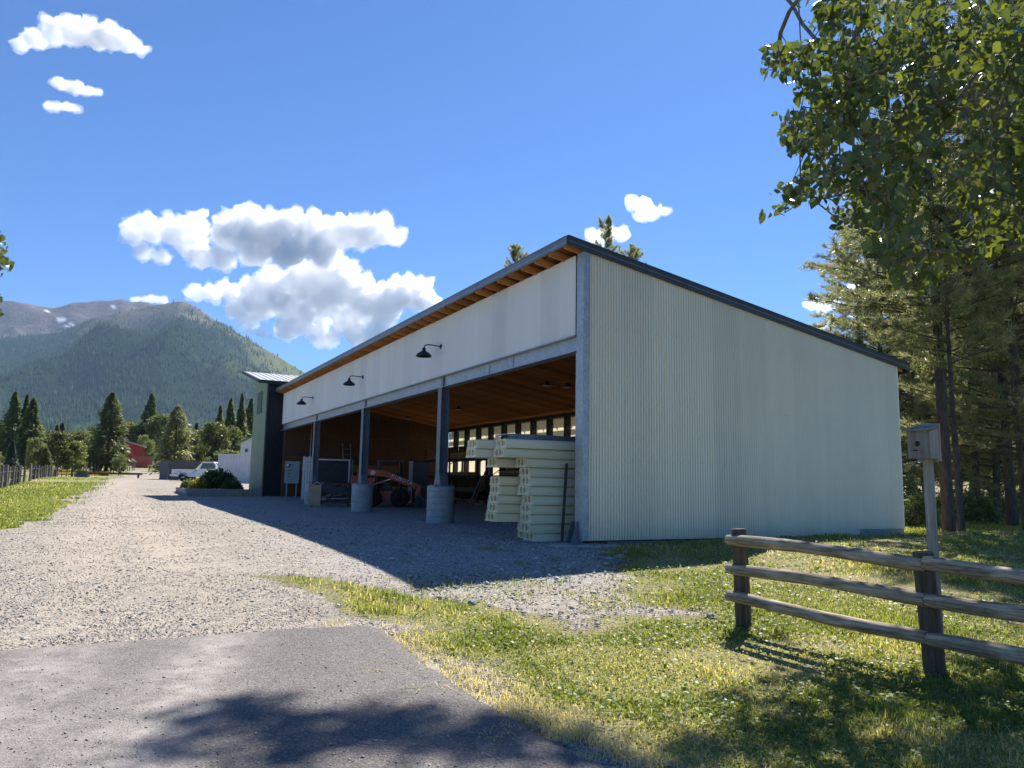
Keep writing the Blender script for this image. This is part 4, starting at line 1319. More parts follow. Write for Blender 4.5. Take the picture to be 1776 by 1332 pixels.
# ------------------------------------------------------------------ tower at the far end
tw = empty('tower', shed(0, 0), YAW, 'green and black tower with slanted metal roof at the far end of shed', 'tower')
def trz(y): return 6.42 + (y - 29.5)*.195
gy0, gy1 = 30.03, 34.6
MB().hexa([(-.83, gy0, -.3), (3.2, gy0, -.3), (3.2, gy1, -.3), (-.83, gy1, -.3), (-.83, gy0, trz(gy0)-.06), (3.2, gy0, trz(gy0)-.06), (3.2, gy1, trz(gy1)-.06), (-.83, gy1, trz(gy1)-.06)]).build('core', M_DARK, tw)
MB().hexa([(-.86, gy0+.35, .1), (-.835, gy0+.35, .1), (-.835, gy1+.02, .1), (-.86, gy1+.02, .1), (-.86, gy0+.35, trz(gy0+.35)-.06), (-.835, gy0+.35, trz(gy0+.35)-.06), (-.835, gy1+.02, trz(gy1)-.06), (-.86, gy1+.02, trz(gy1)-.06)]).build('green_wall', M_GREEN, tw)
def ribs(x0, x1, y, name, axis='x'):
    n = int((x1-x0)/.1); mb = MB()
    for k in range(n):
        a = x0 + k*(x1-x0)/n
        mb.box(a+.01, a+.055, y-.03, y, -.25, trz(gy0)-.08)
    mb.box(x0, x1, y, y+.02, -.25, trz(gy0)-.08)
    return mb.build(name, M_BLACKRIB, tw)
ribs(-.86, 3.0, gy0-.025, 'ribbed_side_wall')
mb = MB()
for k in range(4): mb.box(-.89, -.862, gy0-.01+k*.09, gy0+.04+k*.09, -.2, trz(gy0)-.08)
mb.build('ribbed_corner', M_BLACKRIB, tw)
box_obj('wall_base_trim', (-.87, -.862, gy0+.34, gy1+.02, .08, .16), M_SEAMROOF, tw)
wi = box_obj('window', (-.885, -.863, 31.85, 33.35, 4.85, 6.1), M_BLACK, tw)
box_obj('pane', (-.892, -.886, 31.95, 33.25, 4.95, 6.0), M_GLASS, wi)
def rslab(name, x0, x1, y0, y1, a, b_, mat, par=tw):
    return MB().hexa([(x0, y0, trz(y0)+a), (x1, y0, trz(y0)+a), (x1, y1, trz(y1)+a), (x0, y1, trz(y1)+a), (x0, y0, trz(y0)+b_), (x1, y0, trz(y0)+b_), (x1, y1, trz(y1)+b_), (x0, y1, trz(y1)+b_)]).build(name, mat, par)
rf = rslab('roof', -1.5, 3.4, 29.42, 35.3, -.05, .02, M_SEAMROOF)
for k in range(14): rslab('roof_seam', -1.47 + k*.36, -1.44 + k*.36, 29.42, 35.28, .02, .05, M_SEAMROOF, rf)
rslab('roof_fascia', -1.52, 3.42, 29.385, 29.418, -.16, .02, M_DARK, tw)
rslab('roof_fascia', -1.54, -1.505, 29.38, 35.3, -.13, .03, M_DARK, tw)
# ------------------------------------------------------------------ foam blocks stacked by the corner
FA = R(24)
fd, fn = Vector((math.cos(FA), math.sin(FA), 0)), Vector((-math.sin(FA), math.cos(FA), 0))
BW, BH, BL = .60, .185, 3.0
def foam_mesh(L):
    # section: three oval voids through an outer shell, flanged foot; length along +x
    bm = bmesh.new()
    outer = [(-.30, 0), (-.30, .032), (-.262, .040), (-.262, .150), (-.225, BH-.004), (.225, BH-.004), (.262, .150), (.262, .040), (.30, .032), (.30, 0)]
    def ring(pts, x): return [bm.verts.new((x, p[0], p[1])) for p in pts]
    holes = []
    for cx, rx, rz in ((-.205, .022, .050), (-.085, .066, .066), (.085, .066, .066), (.205, .022, .050)):
        holes.append([(cx + rx*math.cos(2*math.pi*k/12), .098 + rz*math.sin(2*math.pi*k/12)) for k in range(12)])
    for pts, inv in [(outer, False)] + [(h, True) for h in holes]:
        a, b = ring(pts, 0), ring(pts, L)
        n = len(pts)
        for i in range(n):
            q = (a[i], a[(i+1) % n], b[(i+1) % n], b[i])
            bm.faces.new(q if not inv else q[::-1])
    bm.verts.ensure_lookup_table()
    for xx in (0.0, L):
        es = [e for e in bm.edges if abs(e.verts[0].co.x-xx) < 1e-6 and abs(e.verts[1].co.x-xx) < 1e-6]
        bmesh.ops.triangle_fill(bm, use_beauty=True, use_dissolve=False, edges=es)
    bmesh.ops.recalc_face_normals(bm, faces=bm.faces)
    me = bpy.data.meshes.new('foam_block'); bm.to_mesh(me); bm.free()
    me.materials.append(M_FOAM)
    return me
FM = foam_mesh(BL)
FS = foam_mesh(.55)
base = gpix(921, 941)
base = Vector((base.x, base.y, tz(base.x, base.y)))
pxm = base.y/FPX                       # metres per photograph pixel here
front = [525, 505, 705, 745, 750, 728, 770, 755, 755, 750, 795]      # left ends, top layer first (zoomed columns)
backc = [380, 372, 565, None, 595, 595, 585, 575, 560, 860, 860]
ORD = ['top', 'second', 'third', 'fourth', 'fifth', 'sixth', 'seventh', 'eighth', 'ninth', 'tenth', 'bottom']
for L in range(11):
    z = base.z + (10 - L)*(BH + .001)
    for row, lst in ((0, front), (1, backc)):
        if lst[L] is None: continue
        px = 760 + lst[L]/5.122
        s = (px - 921 + (14 if row == 0 else 0))*pxm/math.cos(FA)
        p = base + fn*(row*.63 + .30) + fd*(s + (.16 if row else 0))
        o = link('foam_block', FM)
        o.location = (p.x, p.y, z); o.rotation_euler = (random.uniform(-.004, .004), 0, FA + random.uniform(-.012, .012))
        if row == 0: lab = f'cream foam block with oval holes, {ORD[L]} of the front stack'
        else: lab = f'cream foam block with oval holes behind the front stack, {ORD[L]} layer'
        tag(o, lab, 'foam block', 'cream foam form blocks stacked by the corner post')
p = base + fd*.98 - fn*.02
o = link('foam_block', FS); o.location = (p.x, p.y, base.z); o.rotation_euler = (0, 0, FA + 1.2)
tag(o, 'short foam offcut on the gravel under the stack beside the corner post', 'foam block', 'cream foam form blocks stacked by the corner post')
# dark steel channel lying on top
zt = base.z + 11*(BH + .001)
st_ = empty('steel_channel', base + fn*.35 - fd*.42 + Vector((0, 0, 11*(BH+.001))), FA, 'dark drilled steel channel lying on top of the foam stack', 'steel channel')
mb = MB().box(0, 3.2, -.10, -.09, 0, .115).box(0, 3.2, .09, .10, 0, .115).box(0, 3.2, -.088, .088, 0, .01)
mb.build('channel', M_GALV_DARK, st_)
mb = MB()
for k in range(15): mb.tube([(.15+k*.2, -.104, .08 if k % 2 else .035), (.15+k*.2, -.099, .08 if k % 2 else .035)], .009, 6)
o = mb.build('bolt_holes', M_BLACK, st_); o['kind'] = 'stuff'
MB().tube([(-.25, 0, .05), (-.05, -.03, .10), (.15, .02, .07)], .02, 6).build('clamp', M_GALV, st_, True)
# steel strip leaning on the stack beside the corner post
q = shed(-.12, .42)
ln = empty('leaning_board', q, YAW, 'thin brown board leaning beside the corner post', 'board')
MB().hexa([(-.10, .0, -.05), (-.085, .0, -.05), (-.085, .09, -.05), (-.10, .09, -.05), (.06, .10, 1.55), (.075, .10, 1.55), (.075, .19, 1.55), (.06, .19, 1.55)]).build('plank', M_DARK, ln)

# ------------------------------------------------------------------ skid steer
sk = empty('skid_steer', (0, 0, 0), 0, 'orange skid steer loader parked inside the shed between two posts', 'loader')
SKY = 34.0
p = at_depth(672, 868, SKY)
sk.location = (p.x, p.y, tz(p.x, p.y)); sk.rotation_euler = (0, 0, R(6))
box_obj('chassis', (-.95, 1.0, -.55, .55, .28, .72), M_KORANGE, sk, .03)
MB().hexa([(-1.30, -.62, .45), (-.55, -.62, .45), (-.55, .62, .45), (-1.30, .62, .45), (-1.22, -.60, 1.22), (-.5, -.60, 1.30), (-.5, .60, 1.30), (-1.22, .60, 1.22)]).build('engine_hood', M_KORANGE, sk, bevel=.04)
cab = MB()
for (x, y) in ((-.45, -.55), (.55, -.55), (-.45, .55), (.55, .55)):
    cab.tube([(x, y, .7), (x*.92, y, 1.95)], .04, 6)
cab.box(-.5, .6, -.6, .6, 1.95, 2.02)
cab.build('cab_frame', M_BLACK, sk)
MB().hexa([(-.2, -.3, .7), (.25, -.3, .7), (.25, .3, .7), (-.2, .3, .7), (-.25, -.3, 1.25), (-.08, -.3, 1.25), (-.08, .3, 1.25), (-.25, .3, 1.25)]).build('seat', M_BLACK, sk, bevel=.03)
for s in (-1, 1):
    arm = MB()
    y0, y1 = (s*.78-.06, s*.78+.06)
    arm.hexa([(-1.28, y0, 1.38), (-.1, y0, 1.30), (-.1, y1, 1.30), (-1.28, y1, 1.38), (-1.22, y0, 1.66), (-.12, y0, 1.56), (-.12, y1, 1.56), (-1.22, y1, 1.66)])
    arm.hexa([(-.1, y0, 1.30), (1.25, y0, .78), (1.25, y1, .78), (-.1, y1, 1.30), (-.12, y0, 1.56), (1.32, y0, 1.02), (1.32, y1, 1.02), (-.12, y1, 1.56)])
    arm.hexa([(1.20, y0, .40), (1.38, y0, .34), (1.38, y1, .34), (1.20, y1, .40), (1.22, y0, .98), (1.45, y0, .95), (1.45, y1, .95), (1.22, y1, .98)])
    arm.hexa([(-1.30, y0, .80), (-1.05, y0, .80), (-1.05, y1, .80), (-1.30, y1, .80), (-1.28, y0, 1.55), (-1.02, y0, 1.50), (-1.02, y1, 1.50), (-1.28, y1, 1.55)])
    a_ = arm.build('lift_arm', M_KORANGE, sk)
    if s < 0:
        tx = bpy.data.curves.new('lettering', 'FONT'); tx.body = 'KUBOTA'; tx.size = .235; tx.extrude = .003; tx.align_x = 'CENTER'; tx.space_character = 1.05
        tmp = bpy.data.objects.new('lettering', tx); COL.objects.link(tmp)
        dgr = bpy.context.evaluated_depsgraph_get(); dgr.update()
        tme = bpy.data.meshes.new_from_object(tmp.evaluated_get(dgr)); bpy.data.objects.remove(tmp)
        tme.materials.clear(); to = link('lettering', tme, a_, M_TEXTW)
        to.matrix_local = Matrix.Translation((.60, y0-.006, 1.12)) @ Matrix.Rotation(R(21), 4, 'Y') @ Matrix.Rotation(R(90), 4, 'X')
        MB().lathe([(.0, 0), (.10, 0), (.10, .012), (0, .012)], 16, T((-.62, y0-.001, 1.46)) @ Matrix.Rotation(R(90), 4, 'X')).build('emblem', M_TEXTW, a_)
    MB().tube([(-.9, s*.70, .85), (.15, s*.70, 1.22)], .04, 8).build('ram', M_CHROME, sk)
for x in (-.62, .55):
    for s in (-1, 1):
        w_ = MB().lathe([(.2, -.13), (.36, -.13), (.405, -.09), (.405, .09), (.36, .13), (.2, .13)], 28, T((x, s*.70, .405)) @ Matrix.Rotation(R(90), 4, 'X')).build('wheel', M_TYRE, sk, True)
        MB().lathe([(.0, -.06), (.09, -.05), (.12, .06), (.205, .10), (.205, .13)] if s < 0 else [(.205, -.13), (.205, -.10), (.12, -.06), (.09, .05), (.0, .06)], 18, T((x, s*.70, .405)) @ Matrix.Rotation(R(90), 4, 'X')).build('rim', M_KORANGE, w_, True)
bk = MB()
bk.hexa([(1.25, -.85, .05), (2.05, -.85, .02), (2.05, .85, .02), (1.25, .85, .05), (1.25, -.85, .55), (1.32, -.85, .55), (1.32, .85, .55), (1.25, .85, .55)])
bk.build('bucket', M_DARK, sk)
box_obj('tail_lamp', (-1.34, -1.30, -.60, -.44, .98, 1.14), M_REDLAMP, sk)
box_obj('sticker', (-1.20, -.95, -.632, -.624, .62, .78), M_TEXTW, sk)

# red fuel can box beside post (orange box with label)
p = at_depth(617, 832, 30.6)
fc = empty('red_cabinet', (p.x, p.y, tz(p.x, p.y)), R(15), 'small red cabinet with white label beside the second pier', 'cabinet')
box_obj('stand', (-.10, .10, -.10, .10, 0, .95), M_DARK, fc)
box_obj('door', (-.17, .17, -.12, .12, .95, 1.32), M_ORANGERED, fc, .01)
box_obj('label_plate', (-.15, .12, -.126, -.121, .72, .93), M_TEXTW, fc)

# ------------------------------------------------------------------ clutter in the far bays
p = at_depth(505, 860, 40.6)
el = empty('meter_cabinet', (p.x, p.y, tz(p.x, p.y)), YAW, 'grey electrical meter cabinet on two legs by the tower wall', 'cabinet')
el.rotation_euler = (0, 0, R(8))
bd = box_obj('cabinet_body', (-.38, .38, -.15, .15, .72, 1.88), M_ELEC, el, .012)
box_obj('door', (-.36, .36, -.158, -.152, .74, 1.86), M_ELEC, el, .004)
MB().lathe([(.0, 0), (.085, 0), (.085, .05), (.06, .09), (0, .10)], 18, T((-.18, -.158, 1.66)) @ Matrix.Rotation(R(90), 4, 'X')).build('meter', M_CHROME, el, True)
for x in (-.25, .24):
    MB().tube([(x, 0, -.05), (x, 0, .73)], .045, 10).build('leg', M_ELEC, el)
for k in range(3): box_obj('name_plate', (-.2, -.02 - .05*k, -.164, -.159, 1.38 - k*.16, 1.42 - k*.16), M_DARK, el)

p = at_depth(531, 872, 38.6)
wb = empty('trim_board_bundle', (p.x, p.y, tz(p.x, p.y)), R(12), 'bundle of white trim boards standing upright behind the far pier', 'boards')
for k in range(4):
    box_obj('white_board', (-.26 + k*.125, -.15 + k*.125, -.05, .03, 0, 2.15 - .05*(k % 2)), M_PLASTIC_W, wb)

p = at_depth(572, 879, 33.2)
sb = empty('scrap_bin', (p.x, p.y, tz(p.x, p.y)), R(10), 'dark steel scrap bin with cardboard end and rubbish in front of far post', 'bin')
for z in (.15, .92): box_obj('rail', (-.75, .80, -.50, -.45, z, z+.09), M_RUST, sb)
for z in (.15, .92): box_obj('rail', (-.75, .80, .45, .50, z, z+.09), M_RUST, sb)
for x in (-.75, .74):
    for y in (-.5, .44): box_obj('corner_upright', (x, x+.06, y, y+.06, 0, 1.05), M_RUST, sb)
box_obj('cardboard_sheet', (-.86, -.36, -.535, -.515, .05, .90), M_CARD, sb)
MB().hexa([(-.3, -.53, .62), (.8, -.53, .48), (.8, -.51, .48), (-.3, -.51, .62), (-.3, -.53, .95), (.8, -.53, .80), (.8, -.51, .80), (-.3, -.51, .95)]).build('dark_panel', M_DARK, sb)
for k in range(12):
    a = random.uniform(-.6, .6)
    MB().tube([(random.uniform(-.6, .2), random.uniform(-.4, .4), random.uniform(.1, .5)), (random.uniform(0, .8), random.uniform(-.45, .4), random.uniform(.2, .95))], random.uniform(.015, .04), 5).build('scrap_piece', random.choice([M_CARD, M_DARK, M_RUST, M_GALV, M_LUMBER]), sb)
rg = MB()
n = 9
for i in range(n):
    for j in range(6):
        rg.v.append((-.95 + i*.085, -.52 + j*.08, .96 + .07*math.sin(i*1.7)*math.cos(j*2.1) + random.uniform(-.03, .05) - .10*(i < 2)))
for i in range(n-1):
    for j in range(5): rg.f.append((i*6+j, (i+1)*6+j, (i+1)*6+j+1, i*6+j+1))
o = rg.build('white_rag', M_PLASTIC_W, sb, True); sd = o.modifiers.new('thick', 'SOLIDIFY'); sd.thickness = .012
# frames standing behind the bin
p = at_depth(578, 872, 37.6)
fr = empty('window_frame_stack', (p.x, p.y, tz(p.x, p.y)), R(14), 'stack of tall glazed frames with pale edges behind the scrap bin', 'frames')
for k in range(5):
    y = k*.09
    x0 = -.85 + k*.05
    mb = MB().box(x0, x0+.06, y, y+.05, .1, 2.05).box(x0+1.5, x0+1.56, y, y+.05, .1, 2.05).box(x0+.061, x0+1.499, y, y+.05, .1, .17).box(x0+.061, x0+1.499, y, y+.05, 1.98, 2.05)
    f_o = mb.build('frame', M_PLASTIC_W if k in (0, 3) else M_GALV_DARK, fr)
    box_obj('pane', (x0+.061, x0+1.499, y+.02, y+.028, .171, 1.979), M_DARK, f_o)
p = at_depth(719, 865, 36.5)
lk = empty('steel_locker', (p.x, p.y, tz(p.x, p.y)), R(25), 'tall grey steel locker with pale edge deep inside the shed', 'locker')
box_obj('body', (-.22, .55, -.3, .3, .05, 2.0), M_DARK, lk, .01)
box_obj('side_panel', (-.235, -.222, -.3, .3, .05, 2.0), M_GALV, lk)
box_obj('door', (-.2, .53, -.318, -.302, .08, 1.96), M_GALV_DARK, lk)
# racks of lumber along the back wall
def rack(x, y0, y1, label):
    r = empty('storage_rack', shed(x, 0), YAW, label, 'rack', 'storage racks along the back wall')
    g = 0.03
    ups = [y0 + (y1-y0)*t for t in (0, .5, 1)]
    for y in ups:
        for xx in (0, .75):
            box_obj('upright', (xx-.04, xx+.04, y-.04, y+.04, 0, 3.0), M_DARK, r)
        for z in (.5, 1.3, 2.1):
            MB().tube([(0, y, z), (.75, y, z+.55)], .02, 5).build('brace', M_DARK, r)
    for z in (.62, 1.42, 2.30):
        for xx in (0, .75): box_obj('beam', (xx-.03, xx+.03, y0, y1, z, z+.11), M_DARK, r)
    return r
rack(7.9, 21.8, 28.9, 'dark steel storage rack loaded with lumber at the far back')
rack(7.9, 13.6, 20.8, 'dark steel storage rack behind the foam stack')
def lumber(x, y0, z, n, m, L, label):
    r = empty('lumber_stack', shed(x, y0, z), YAW, label, 'lumber', 'lumber stacked on the racks')
    for i in range(n):
        for j in range(m):
            box_obj('board', (j*.15, j*.15+.14, random.uniform(-.1, .1), L + random.uniform(-.2, .2), i*.045, i*.045+.038), M_LUMBER, r)
lumber(7.92, 22.5, 2.42, 7, 5, 5.0, 'reddish lumber stack on the top shelf of the far rack')
lumber(7.92, 23.0, 1.54, 4, 5, 5.2, 'lumber stack on the middle shelf of the far rack')
lumber(7.92, 14.5, 1.54, 5, 5, 5.0, 'lumber stack on the rack behind the foam blocks')
lumber(7.92, 22.2, .74, 4, 5, 6.2, 'lumber stack on the lowest shelf of the far rack')
pt = empty('propane_tank', shed(6.9, 18.2, .12), YAW, 'small white propane tank standing before the rack', 'tank')
MB().lathe([(.10, 0), (.10, .03), (.145, .06), (.155, .12), (.155, .28), (.13, .35), (.06, .38), (0, .385)], 20).build('vessel', M_WHITE, pt, True)
MB().lathe([(.10, .37), (.10, .46), (.095, .46), (.095, .37)], 16).build('collar', M_WHITE, pt, True)
MB().tube([(0, 0, .38), (0, 0, .44)], .02, 8).build('valve', M_DARK, pt)
box_obj('pallet_block', (-.25, .25, -.25, .25, -.12, -.004), M_LUMBER, pt)
for k, (x, y, h_, m_) in enumerate(((6.9, 16.7, 1.5, M_LUMBER), (6.95, 16.2, 1.9, M_GREYWOOD), (7.0, 15.6, 1.3, M_LUMBER), (6.9, 20.0, 1.7, M_LUMBER), (6.9, 20.5, 1.4, M_GREYWOOD))):
    r = empty('leaning_plank', shed(x, y, .02), YAW, ['pale plank leaning on the rack behind the propane tank', 'tall grey plank leaning on the rack', 'short plank leaning at the near end of rack', 'reddish plank leaning left of the propane tank', 'grey plank leaning at the far rack'][k], 'plank', 'planks leaning on the racks')
    MB().hexa([(-.06, -.07, 0), (-.03, -.07, 0), (-.03, .07, 0), (-.06, .07, 0), (.62, .05, h_), (.65, .05, h_), (.65, .19, h_), (.62, .19, h_)]).build('plank_board', m_, r)

# more clutter in the dark of the shed
def crate(x, y, w, d, h, rz, label):
    r = empty('wooden_crate', shed(x, y, .02), YAW + R(rz), label, 'crate', 'crates stored in the shed')
    for s in (-1, 1):
        n_ = max(2, int(h/.16))
        for k in range(n_):
            box_obj('slat', (-w/2, w/2, s*d/2-.01, s*d/2+.01, k*h/n_, k*h/n_ + h/n_*.82), M_LUMBER, r)
            box_obj('slat', (s*w/2-.01, s*w/2+.01, -d/2+.012, d/2-.012, k*h/n_, k*h/n_ + h/n_*.82), M_LUMBER, r)
    box_obj('base_board', (-w/2+.012, w/2-.012, -d/2+.012, d/2-.012, .0, .02), M_LUMBER, r)
crate(5.6, 26.6, 1.1, .9, .9, 8, 'wooden crate behind the skid steer')
crate(6.7, 24.9, .9, .9, .7, -12, 'lower wooden crate right of the skid steer bucket')
crate(7.0, 12.6, 1.2, .8, .8, 4, 'wooden crate hidden behind the foam stack')
def drum(x, y, mat, label):
    r = empty('steel_drum', shed(x, y, .02), YAW, label, 'drum', 'drums stored in the shed')
    MB().lathe([(.28, 0), (.29, .02), (.285, .28), (.295, .29), (.285, .30), (.285, .57), (.295, .58), (.285, .59), (.285, .85), (.29, .87), (.27, .875), (.27, .86), (0, .86)], 22).build('barrel', mat, r, True)
    MB().tube([(.12, .05, .86), (.12, .05, .885)], .03, 10).build('bung', M_GALV, r)
drum(5.2, 28.6, M_DARK, 'dark steel drum by the far end wall')
drum(5.9, 28.4, M_RUST, 'rusty steel drum by the far end wall')
drum(6.5, 21.9, M_DARK, 'dark steel drum in front of the rack')
pl2 = empty('pallet_stack', shed(4.4, 27.8, .02), YAW + R(6), 'stack of wooden pallets before the end wall', 'pallets')
for k in range(6):
    z0 = k*.14
    for j in range(3): box_obj('bearer', (-.55, .55, -.48 + j*.43, -.38 + j*.43, z0, z0+.095), M_LUMBER, pl2)
    for j in range(6): box_obj('deck_slat', (-.55 + j*.2, -.45 + j*.2, -.5, .5, z0+.097, z0+.118), M_LUMBER, pl2)
ld = empty('step_ladder', shed(3.4, 29.1, .02), YAW, 'tall ladder leaning on the end wall', 'ladder')
for s in (-1, 1): MB().tube([(s*.22, -.5, 0), (s*.22, .35, 3.2)], .03, 6).build('stile', M_GALV, ld)
for k in range(9): MB().tube([(-.22, -.5 + .085*(k+1), .32*(k+1)), (.22, -.5 + .085*(k+1), .32*(k+1))], .017, 6).build('rung', M_GALV, ld)

# ------------------------------------------------------------------ planter with shrubs
pl_ = empty('raised_planter', shed(0, 0), YAW, 'long raised planter of weathered grey timbers before the tower', 'planter')
PX0, PX1, PY0, PY1 = -4.65, -.95, 29.6, 36.6
gz = tz(*S2(PX0, PY0)) - C0.z
for k in range(2):
    z0 = gz - .06 + k*.235
    box_obj('timber', (PX0, PX1, PY0, PY0+.09, z0, z0+.23), M_GREYWOOD, pl_, .008)
    box_obj('timber', (PX0, PX0+.09, PY0+.093, PY1, z0, z0+.23), M_GREYWOOD, pl_, .008)
    box_obj('timber', (PX0+.093, PX1, PY1-.09, PY1, z0, z0+.23), M_GREYWOOD, pl_, .008)
box_obj('soil', (PX0+.08, PX1, PY0+.08, PY1-.08, gz-.05, gz+.34), simple('planter_soil', (.05, .038, .028), .95, 0, .2, 10), pl_)

def leaf_blob(name, c, rad, n, size, mat, parent=None, elong=1.0, seed=0, core=.25, top=None):
    rg = np.random.default_rng(seed)
    d = rg.normal(0, 1, (n, 3)); d /= np.linalg.norm(d, axis=1)[:, None]
    lump = 1 + .35*(fbm(d[:, 0]*2.2 + seed, d[:, 1]*2.2 + d[:, 2]*1.7, seed, 3) - .5)*2
    r = (core + (1 - core)*rg.random(n)**.45)*lump
    P = d*r[:, None]*np.array(rad)
    P[:, 2] = np.abs(P[:, 2]) if top else P[:, 2]
    a = rg.normal(0, 1, (n, 3)); a /= np.linalg.norm(a, axis=1)[:, None]
    b = np.cross(a, rg.normal(0, 1, (n, 3))); b /= np.linalg.norm(b, axis=1)[:, None]
    s = size*rg.uniform(.6, 1.3, n)[:, None]
    C_ = P + np.array(c)
    V = np.stack([C_ - a*s*elong, C_ + b*s*.5, C_ + a*s*elong, C_ - b*s*.5], 1).reshape(-1, 3)
    F = np.arange(n*4).reshape(-1, 4)
    tint = np.repeat(np.clip(rg.normal(.5, .25, n), 0, 1), 4)
    return np_mesh(name, V, F, mat, parent, attrs={'tint': ('POINT', tint)})
def shrub(px, Y, w, h, mat, label, n=1500, size=.07, seed=1):
    p = at_depth(px, 848, Y)
    s_ = (p - C0); lx, ly = s_.dot(DG), s_.dot(DF)
    r = empty('shrub', (p.x, p.y, C0.z + gz + .33), 0, label, 'shrub', 'shrubs in the raised planter')
    leaf_blob('foliage', (0, 0, h*.1), (w/2, w/2, h*.95), n, size, mat, r, 1.1, seed, .2, True)
    mb = MB()
    for k in range(5):
        a = k*1.3 + seed
        mb.tube([(0, 0, -.05), (math.cos(a)*w*.15, math.sin(a)*w*.15, h*.4), (math.cos(a)*w*.3, math.sin(a)*w*.3, h*.75)], [.02, .015, .008], 5)
    mb.build('stems', M_BARK2, r)
shrub(376, 42.6, 2.0, 1.12, M_SHRUB, 'large dark green shrub in the middle of planter', 3000, .09, 3)
shrub(349, 42.3, 1.25, .60, M_YELLOW, 'golden yellow shrub in the planter left of the dark one', 1600, .06, 4)
shrub(325, 42.6, .85, .52, M_BRIGHT, 'small light green shrub at the left end of planter', 1100, .06, 5)
shrub(402, 42.0, 1.15, .55, M_BRIGHT, 'light green shrub right of the dark one in planter', 1500, .06, 6)
shrub(357, 43.4, 1.1, .85, M_BRIGHT, 'taller light green shrub behind the golden one', 1400, .07, 7)

# ------------------------------------------------------------------ things beyond the planter
def gplace(px, Y):
    p = at_depth(px, 830, Y)
    return Vector((p.x, p.y, tz(p.x, p.y)))
# container
p = gplace(376, 68)
ct = empty('shipping_container', p, R(14), 'pale grey corrugated shipping container beyond the planter', 'container')
def ribbed(L, h, n):
    mb = MB()
    pts = []
    st = L/n
    for k in range(n):
        a = k*st
        pts += [(a, 0), (a+st*.35, 0), (a+st*.5, .04), (a+st*.85, .04)]
    pts.append((L, 0))
    m = len(pts)
    mb.v = [(x, y, 0) for x, y in pts] + [(x, y, h) for x, y in pts]
    mb.f = [(i, i+1, i+1+m, i+m) for i in range(m-1)]
    return mb
o = ribbed(5.9, 2.35, 22).build('side_wall', M_CONTAINER, ct); o.location = (.08, .02, .12)
o = ribbed(2.3, 2.35, 8).build('end_wall', M_CONTAINER, ct); o.rotation_euler = (0, 0, R(90)); o.location = (.04, .06, .12)
box_obj('roof', (0, 6.06, 0, 2.44, 2.47, 2.56), M_CONTAINER, ct)
box_obj('floor_frame', (0, 6.06, 0, 2.44, .02, .13), M_CONTAINER, ct)
for x in (0, 5.96):
    for y in (-.01, 2.35): box_obj('corner_post', (x, x+.11, y, y+.1, .131, 2.469), M_CONTAINER, ct)
box_obj('inner_core', (.15, 5.9, .1, 2.3, .14, 2.46), M_CONTAINER, ct)
for k in range(4): box_obj('foot_block', (.3 + k*1.75, .7 + k*1.75, .1, 2.3, -.15, .018), M_DARK, ct)
# charcoal enclosure
p = gplace(291, 84)
pen = empty('board_enclosure', p, R(38), 'charcoal board enclosure standing behind the white pickup', 'enclosure')
for k in range(32): box_obj('fence_board', (k*.245, k*.245+.235, 0, .04, -.1, 2.1 + random.uniform(-.01, .01)), M_CHARCOAL, pen)
for k in range(14): box_obj('fence_board', (-.045, -.005, k*.245 + .05, k*.245+.285, -.1, 2.1), M_CHARCOAL, pen)
box_obj('top_rail', (-.06, 7.85, -.02, .06, 2.115, 2.16), M_CHARCOAL, pen)
